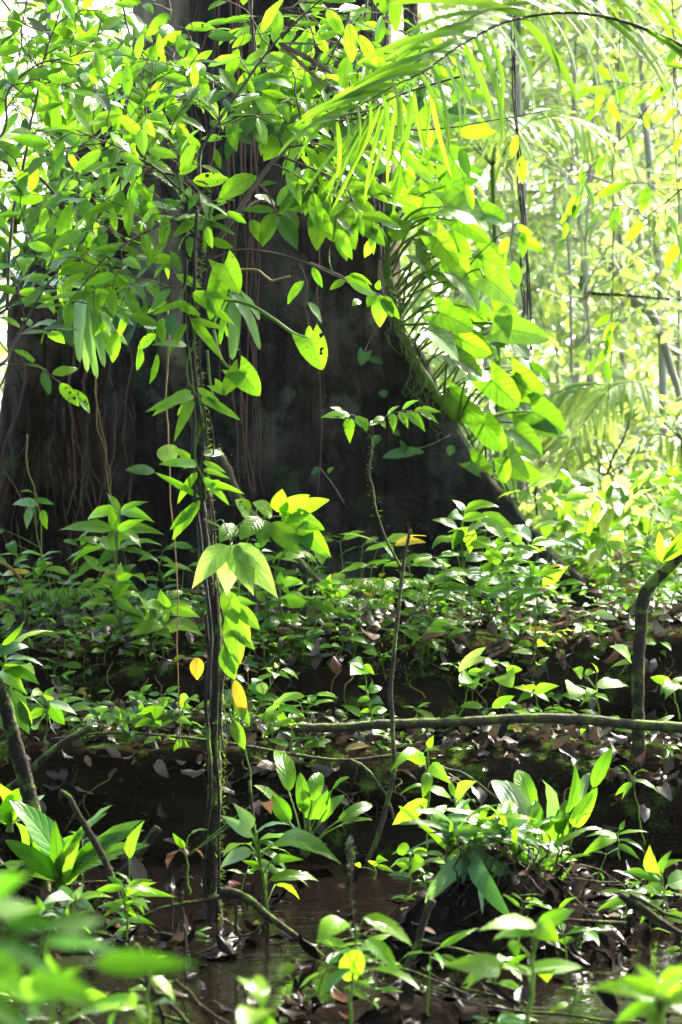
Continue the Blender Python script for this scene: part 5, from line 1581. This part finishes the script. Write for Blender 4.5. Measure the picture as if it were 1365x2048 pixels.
plant("broad_seedling", "seedling with wide flat leaves at the edge beyond the bent trunk", "seedling", (1360, 1440), (1345, 1368), 7.6, [(1345, 1368, 1300, 1355, .3), (1345, 1366, 1390, 1360, .4), (1340, 1370, 1320, 1390, .5), (1348, 1372, 1380, 1390, .5), (1345, 1365, 1330, 1400, .4)], ('bright', 'lime'))
plant("broad_seedling", "pale glossy plant climbing up beside the thorny sapling's middle", "seedling", (745, 1450), (725, 1325), 7.65, [(725, 1330, 695, 1325, .45), (728, 1330, 750, 1350, .5), (722, 1340, 700, 1352, .5), (735, 1380, 715, 1372, .4), (738, 1385, 765, 1375, .45), (740, 1400, 715, 1405, .4), (742, 1405, 770, 1410, .4), (742, 1420, 720, 1425, .4), (744, 1425, 775, 1420, .4), (738, 1375, 745, 1355, .4)], ('mid', 'dark', 'bright'))
plant("broad_seedling", "thin plant with lime leaves arching before the black gap behind the mossy sapling", "seedling", (500, 1455), (560, 1330), 7.75, [(545, 1338, 520, 1340, .5), (550, 1335, 552, 1326, .5), (558, 1345, 580, 1358, .4), (520, 1360, 505, 1370, .8, 2), (522, 1365, 530, 1390, .9), (540, 1345, 550, 1358, .4, 2), (565, 1338, 598, 1362, .25)], ('lime', 'bright', 'pleat'))
plant("broad_seedling", "clump of lime leaves on the lower log just past the mossy sapling", "seedling", (545, 1475), (552, 1405), 7.6, [(552, 1415, 605, 1388, .4), (550, 1420, 530, 1425, .6, 0), (555, 1422, 600, 1428, .4), (550, 1435, 535, 1460, .6), (560, 1430, 575, 1450, .5), (545, 1440, 515, 1432, .5), (550, 1455, 525, 1475, .4), (556, 1450, 590, 1445, .5)], ('lime', 'bright'), shape='heart')
plant("broad_seedling", "bushy seedling on the lower log with holed leaf, just left of the mossy sapling", "seedling", (360, 1480), (370, 1400), 7.6, [(378, 1395, 370, 1430, .7, 1), (380, 1395, 400, 1405, .6, 1), (350, 1440, 325, 1455, .45), (355, 1440, 385, 1450, .45), (330, 1430, 355, 1425, .5), (350, 1480, 325, 1475, .4), (355, 1480, 380, 1495, .45), (352, 1485, 350, 1500, .6)], ('bright', 'holey'))
plant("creeping_plant", "trailing plant with many small glossy leaves along the lower log, left of the mossy sapling", "plant", (150, 1455), (330, 1430), 7.65, tiers([(200, 1432, 5, 42), (240, 1440, 6, 45), (280, 1430, 5, 40), (310, 1440, 5, 45), (170, 1450, 4, 40), (255, 1465, 4, 40)], 160), ('mid', 'bright', 'dark'), r=.002)
plant("broad_seedling", "leafy plant with large arching leaves over the lower log's shaded end", "plant", (90, 1490), (100, 1400), 7.3, [(100, 1405, 155, 1430, .4), (95, 1400, 60, 1395, .45), (98, 1410, 130, 1450, .4), (92, 1395, 110, 1375, .5), (90, 1420, 50, 1440, .4), (80, 1410, 30, 1400, .4), (100, 1430, 115, 1470, .3, 2), (85, 1430, 60, 1455, .5)], ('bright', 'mid', 'pleat'))
plant("broad_seedling", "plant with big lit blades and long stalk leaves by the crooked dark stem", "plant", (40, 1500), (10, 1310), 6.3, [(10, 1320, 90, 1335, .32), (15, 1300, 120, 1268, .12), (10, 1330, 80, 1370, .4), (5, 1340, 55, 1390, .3), (15, 1345, 70, 1350, .45), (-10, 1310, 60, 1295, .4), (20, 1380, 60, 1470, .45), (0, 1400, 15, 1480, .5, 2), (-20, 1350, 35, 1400, .3), (5, 1290, 50, 1240, .2), (40, 1400, 65, 1460, .5)], ('bright', 'lime', 'dark'))

# broad-leaved clumps standing in the water
strap_clump((615, 1705, 6.9), "clump of broad glossy leaves on upright stalks in the water between the two thin saplings", "plant", [(552, 1500, .34), (508, 1570, .30), (545, 1590, .5), (640, 1545, .45), (625, 1565, .6), (700, 1555, .34), (745, 1610, .22), (690, 1590, .36), (745, 1640, .22), (655, 1580, .4), (600, 1545, .35)], .36, ('ribbed', 'mid', 'ribbed'), 170, "broad_leaved_clump", shape='paddle', droop=1.0, stalk=.5, hint=(0, -.6, .7), nl=8)
strap_clump((1105, 1765, 6.55), "large clump of pleated paddle-shaped leaves standing on the hummock's far side", "plant", [(1035, 1540, 0.33), (1010, 1560, 0.23), (1085, 1560, 0.27), (1195, 1575, 0.31), (1135, 1600, 0.34), (1225, 1495, 0.31), (1180, 1545, 0.31), (985, 1560, 0.31), (1190, 1610, 0.23), (1050, 1640, 0.31), (1120, 1640, 0.39), (1000, 1600, 0.27), (1150, 1530, 0.23), (1070, 1600, 0.39)], .4, ('ribbed', 'pleat', 'ribbed', 'bright'), 171, "broad_leaved_clump", shape='paddle', droop=1.25, stalk=.56, hint=(0, -.55, .75), nl=8)
strap_clump((1010, 1690, 6.05), "rosette of many long narrow leaves crowning the muddy hummock", "plant", [(905, 1655, 0.14), (930, 1640, 0.12), (960, 1615, 0.12), (985, 1625, 0.11), (1020, 1600, 0.19), (1010, 1610, 0.19), (1060, 1640, 0.15), (1090, 1690, 0.12), (1120, 1700, 0.12), (870, 1690, 0.19), (900, 1710, 0.20), (1150, 1730, 0.12), (945, 1660, 0.12), (1040, 1650, 0.12), (880, 1620, 0.12), (1075, 1720, 0.12), (910, 1670, 0.12)], .2, ('bright', 'mid', 'lime', 'dark'), 172, "rosette_plant", shape='paddle', droop=1.1)
rs = rnd(175)
for k, (x, y) in enumerate([(900, 1690), (960, 1700), (1035, 1705), (1075, 1740)]):
    strap_clump((x, y, 5.98 + .03 * k), ["grassy tuft spilling over the hummock's shoulder by the big drooping leaves", "grassy tuft at the very middle of the hummock's crest", "grassy tuft just below the hummock's pleated clump", "lowest grassy tuft on the hummock's outer flank"][k], "plant",
                [(x + rs.normal() * 75, y - 20 - 75 * rs.random() + (60 if j % 4 == 0 else 0)) for j in range(15)], .09, ('bright', 'mid', 'dark'), 176 + k, "grassy_tuft", "grassy tufts on the hummock", droop=1.3)
strap_clump((940, 1700, 5.95), "dark old leaves hanging down the near face of the hummock", "plant", [(850, 1806, 0.24), (925, 1770, 0.16), (1025, 1840, 0.18), (1050, 1790, 0.14), (905, 1860, 0.17), (865, 1720, 0.24), (1000, 1770, 0.14), (965, 1830, 0.10)], .3, ('dark', 'pleat'), 173, "drooping_plant", shape='paddle', droop=.9, hint=(0, -.95, .2))
for i in range(18):
    x, y = 900 + i * 14, 1690
    liana([(x, y), (x + 8 * math.sin(i * 2.1), y + 60), (x + 20 * math.sin(i * 1.7), y + 110 + 6 * (i % 5))], 5.95 - .02 * (i % 4), .0025, 'fibre' if i % 4 else 'liana', "thin root hanging down the bare muddy face of the hummock", "hummock_root", "root", seed=300 + i, group="roots on the hummock", wob=.02)
strap_clump((1090, 1790, 6.3), "tuft of grassy yellow-green shoots at the hummock's sunny side", "plant", [(1070, 1690), (1100, 1680), (1130, 1690), (1085, 1700), (1120, 1720), (1060, 1720), (1145, 1730)], .10, ('lime', 'bright'), 174, "grassy_tuft", droop=.5)
plant("tall_seedling", "seedling with paired leaves on a tall thin stem between the thorny sapling and the hummock", "seedling", (856, 1730), (858, 1495), 6.6, [(845, 1505, 780, 1545, 0.25), (845, 1510, 880, 1500, 0.33), (850, 1530, 812, 1518, 0.29), (862, 1530, 905, 1570, 0.33), (856, 1545, 845, 1600, 0.41), (850, 1570, 800, 1590, 0.16), (860, 1580, 905, 1600, 0.33), (858, 1600, 785, 1650, 0.25), (862, 1640, 895, 1610, 0.25), (857, 1495, 868, 1470, 0.49)], ('bright', 'lime'))
plant("broad_seedling", "pair of oval yellow-green leaves held above the hummock rosette", "seedling", (915, 1690), (912, 1595), 6.4, [(912, 1597, 955, 1562, 0.41), (914, 1600, 944, 1632, 0.45), (910, 1594, 900, 1560, 0.25)], ('lime',))
plant("broad_seedling", "lush seedling with rose-tipped leaves beside the mossy sapling's wet foot", "plant", (540, 1840), (510, 1660), 6.05, [(505, 1675, 440, 1630, 0.30, 2), (500, 1690, 445, 1715, 0.33), (515, 1665, 580, 1650, 0.25), (520, 1680, 640, 1690, 0.28), (545, 1690, 685, 1730, 0.25), (520, 1700, 575, 1750, 0.30), (505, 1705, 440, 1740, 0.41), (515, 1720, 570, 1760, 0.25), (530, 1740, 620, 1775, 0.25), (540, 1760, 640, 1765, 0.21), (520, 1685, 560, 1700, 0.33), (500, 1660, 465, 1605, 0.34, 2), (535, 1740, 480, 1720, 0.25), (545, 1720, 610, 1720, 0.25), (510, 1650, 490, 1640, 0.41), (550, 1770, 600, 1800, 0.25)], ('bright', 'mid', 'pleat'), r=.005)
plant("broad_seedling", "low shoots with wine-red leaf tips leaning across the mossy sapling's foot", "plant", (380, 1790), (372, 1700), 6.25, [(375, 1700, 372, 1718, 0.33, 2), (390, 1698, 408, 1717, 0.29, 2), (365, 1690, 325, 1680, 0.25), (360, 1700, 335, 1740, 0.33), (375, 1680, 420, 1660, 0.16), (370, 1695, 345, 1665, 0.37), (510, 1605, 520, 1632, 0.49, 2), (530, 1605, 543, 1630, 0.41, 2)], ('bright', 'mid', 'red'))
strap_clump((120, 1760, 6.15), "big clump of long arching blades beside the crooked dark stem, one browning", "plant", [(225, 1610, .2), (300, 1690, .2), (215, 1625, .22), (285, 1640, .24), (160, 1680, .3), (60, 1620, .28), (20, 1600, .4), (10, 1680, .3), (155, 1720, .14), (240, 1715, .25), (290, 1660, .2), (0, 1730, .3), (110, 1640, .2)], .22, ('ribbed', 'mid', 'lime'), 180, "broad_leaved_clump", shape='paddle', droop=.9)
strap_clump((20, 1650, 6.4), "clump of pale-backed broad blades at the bank's outer edge", "plant", [(-10, 1560, .4), (40, 1575, .4), (80, 1640, .3), (10, 1600, .5), (-40, 1620, .3), (90, 1590, .25), (50, 1700, .3)], .35, ('mid', 'pleat', 'bright'), 181, "broad_leaved_clump", shape='paddle', droop=.8)
plant("tall_seedling", "seedling with lance leaves rising from water before the leaning grey stick", "seedling", (255, 1880), (250, 1770), 5.7, tiers([(250, 1775, 6, 65), (252, 1810, 6, 60), (255, 1840, 5, 50)], 183, wr=.26), ('bright', 'mid'))
plant("tall_seedling", "seedling with single bright long leaf beside the short mossy broken stick", "seedling", (250, 1830), (262, 1768), 5.9, [(250, 1790, 315, 1765, 0.20, 1), (255, 1780, 355, 1795, 0.16), (262, 1770, 225, 1745, 0.25), (265, 1790, 290, 1830, 0.25), (255, 1800, 215, 1810, 0.25), (258, 1715, 290, 1640, 0.30, 1)], ('mid', 'lime'))
plant("broad_seedling", "leafy plant in the water's corner, partly hidden by the blurred foreground leaves", "plant", (150, 1900), (150, 1790), 5.4, tiers([(150, 1800, 6, 70), (140, 1840, 6, 70), (90, 1820, 5, 60)], 184, wr=.32), ('mid', 'bright', 'pleat'))
plant("broad_seedling", "plant with oval leaves arching over the wet bank behind the split pale sticks", "plant", (1345, 1870), (1320, 1740), 5.5, [(1310, 1745, 1300, 1690, 0.41), (1320, 1740, 1370, 1720, 0.33), (1315, 1760, 1240, 1745, 0.20), (1320, 1790, 1290, 1775, 0.37), (1325, 1800, 1280, 1850, 0.29), (1330, 1790, 1375, 1800, 0.41), (1300, 1800, 1190, 1825, 0.25), (1335, 1770, 1370, 1760, 0.33), (1330, 1830, 1390, 1850, 0.41), (1320, 1750, 1345, 1700, 0.41)], ('bright', 'mid'))
plant("broad_seedling", "plant with long level leaves in the water behind the hummock's sunny side", "plant", (1240, 1720), (1235, 1665), 6.9, [(1235, 1670, 1160, 1715, 0.25), (1238, 1668, 1300, 1665, 0.20), (1236, 1680, 1290, 1705, 0.20), (1230, 1670, 1170, 1675, 0.18), (1240, 1660, 1250, 1640, 0.41), (1236, 1690, 1280, 1720, 0.25)], ('bright', 'mid'))
plant("tall_seedling", "small drooping plant hanging off the lower log below the bent trunk", "seedling", (1290, 1690), (1265, 1560), 7.4, [(1265, 1565, 1230, 1592, 0.29), (1268, 1560, 1320, 1590, 0.29), (1262, 1555, 1240, 1530, 0.33), (1266, 1570, 1245, 1600, 0.33), (1270, 1550, 1300, 1545, 0.25)], ('mid', 'bright'))
plant("broad_seedling", "pair of tiny bright leaves just above water at the thorny sapling's foot", "seedling", (750, 1760), (752, 1730), 6.7, [(752, 1732, 735, 1722, 0.41), (754, 1732, 790, 1745, 0.29), (753, 1730, 778, 1722, 0.29), (720, 1735, 712, 1728, 0.33)], ('bright', 'lime'))
plant("broad_seedling", "shoots with toothed leaves at the near edge of the wet mud bank", "plant", (820, 1790), (822, 1700), 6.2, tiers([(822, 1705, 5, 40), (820, 1735, 5, 40)], 188, wr=.4), ('lime', 'bright'))

# nearer leaves, softly out of focus
G_FG = None
plant("foreground_seedling", "soft-focus stem with two nodding lime leaves in front of the water", "plant", (700, 2060), (715, 1850), 4.6, [(690, 1842, 634, 1890, 0.61), (728, 1835, 826, 1895, 0.31), (735, 1880, 800, 1950, 0.34), (720, 1900, 690, 1960, 0.41, 1), (735, 1940, 845, 1985, 0.28, 2), (700, 1935, 640, 2000, 0.37, 1)], ('lime', 'bright'), droop=.9)
plant("foreground_seedling", "soft-focus plant with rounded bright leaves in two tiers over the dark mud", "plant", (1055, 2060), (1075, 1850), 4.3, [(1072, 1850, 955, 1862, 0.25), (1075, 1850, 1120, 1885, 0.66), (1077, 1848, 1150, 1818, 0.34), (1025, 1880, 1035, 1918, 0.57), (1002, 1936, 878, 1930, 0.28), (1000, 1935, 932, 1980, 0.37), (1055, 1940, 1168, 1935, 0.18), (1060, 1945, 1095, 1965, 0.57), (1065, 1870, 985, 1885, 0.25)], ('bright', 'lime'), r=.005)
plant("foreground_plant", "blurred fan of big bright leaves close by at the photo's lower corner", "plant", (1330, 2120), (1318, 2000), 3.3, [(1313, 1998, 1176, 1981, 0.28), (1308, 1988, 1238, 1950, 0.33), (1313, 2006, 1228, 2048, 0.37), (1335, 1990, 1366, 1925, 0.41), (1325, 2005, 1300, 2075, 0.41), (1335, 2000, 1420, 1985, 0.37), (1320, 1990, 1270, 1925, 0.33), (1340, 2010, 1430, 2050, 0.37), (1325, 1985, 1400, 1940, 0.37)], ('bright', 'lime'), r=.005)
plant("foreground_seedling", "single blurred heart-shaped leaf on a thin stalk above the near water", "plant", (520, 2120), (498, 1958), 3.4, [(502, 1962, 526, 2012, 0.82), (515, 2020, 485, 2060, 0.49), (520, 2030, 560, 2070, 0.41)], ('bright',), shape='heart')
plant("foreground_seedling", "slightly blurred plant with drooping heart leaves at the near water's edge", "plant", (290, 2110), (300, 1960), 4.0, [(305, 1955, 350, 2005, 0.61), (260, 1985, 275, 2020, 0.57), (285, 1998, 170, 2010, 0.20), (270, 2015, 130, 2045, 0.25), (300, 2020, 360, 2010, 0.16), (245, 2010, 225, 2060, 0.41), (280, 2010, 300, 2060, 0.57), (170, 1985, 230, 2000, 0.25)], ('bright', 'lime'))
plant("foreground_plant", "strongly blurred bright leaves hanging close before the camera in the lower corner", "plant", (-60, 2150), (-10, 1850), 2.15, [(-30, 1795, 60, 1750, 0.33), (-20, 1830, 70, 1812, 0.33), (10, 1850, 150, 1858, 0.30), (90, 1885, 240, 1905, .36), (190, 1925, 400, 1930, .24), (-10, 1880, 110, 1950, 0.30), (10, 1940, 90, 2040, 0.33), (-40, 1920, 50, 2000, 0.37), (-30, 2000, 60, 2070, 0.41), (110, 1850, 210, 1842, .34), (60, 1960, 200, 1990, 0.25)], ('soft',), r=.003, droop=.4)
plant("foreground_plant", "softly blurred low leaves between the near water and the strongly blurred corner leaves", "plant", (100, 2150), (110, 1960), 3.0, [(110, 1965, 60, 1925, 0.41), (105, 1975, 20, 1990, 0.33), (115, 1970, 175, 1935, 0.33), (110, 1985, 60, 2040, 0.41), (120, 1985, 200, 2030, 0.33), (100, 1950, 85, 1900, 0.41)], ('soft', 'bright'), r=.003)

# standout fallen leaves
for px, py, tx, ty, Y, lab, m in [(840, 1280, 890, 1268, 8.2, "bright red fallen leaf lying on the upper log's shoulder", 'red'), (845, 1855, 872, 1868, 5.5, "tan curled fallen leaf lying on the wet bank before the hummock", 'fungus'), (1000, 1478, 1018, 1440, 7.7, "upright bluish-grey dead leaf under the long level branch", 'wetlitter'),
                                  (1220, 1750, 1228, 1780, 6.3, "pinkish dead leaf standing in the mud beyond the hummock", 'fungus'), (690, 1500, 740, 1492, 7.65, "long pale fallen leaf under the level branch before the thorny sapling", 'tan'), (390, 362, 420, 372, 6.5, "orange-red leaf caught at the crown of the mossy sapling", 'red'),
                                  (458, 1260, 462, 1318, 6.3, "rolled brown dead leaf hanging beside the mossy sapling", 'fungus'), (262, 1712, 290, 1790, 6.2, "orange-brown dead stalk standing among the long arching blades", 'litter')]:
    t = thing("fallen_leaf", lab, "leaf", at(px, py, Y))
    ml = MB()
    pl(ml, px, py, tx, ty, Y, .0, .4, .7, 'ellip', 0, hint=(0, -.5, .8))
    ml.build("blade", m, t)

# things with the very same label stand in one group
by = {}
for o in TAGGED:
    by.setdefault(o['label'], []).append(o)
for lab, v in by.items():
    if len(v) > 1:
        g = v[0].get('group') or lab
        for o in v:
            o['group'] = g
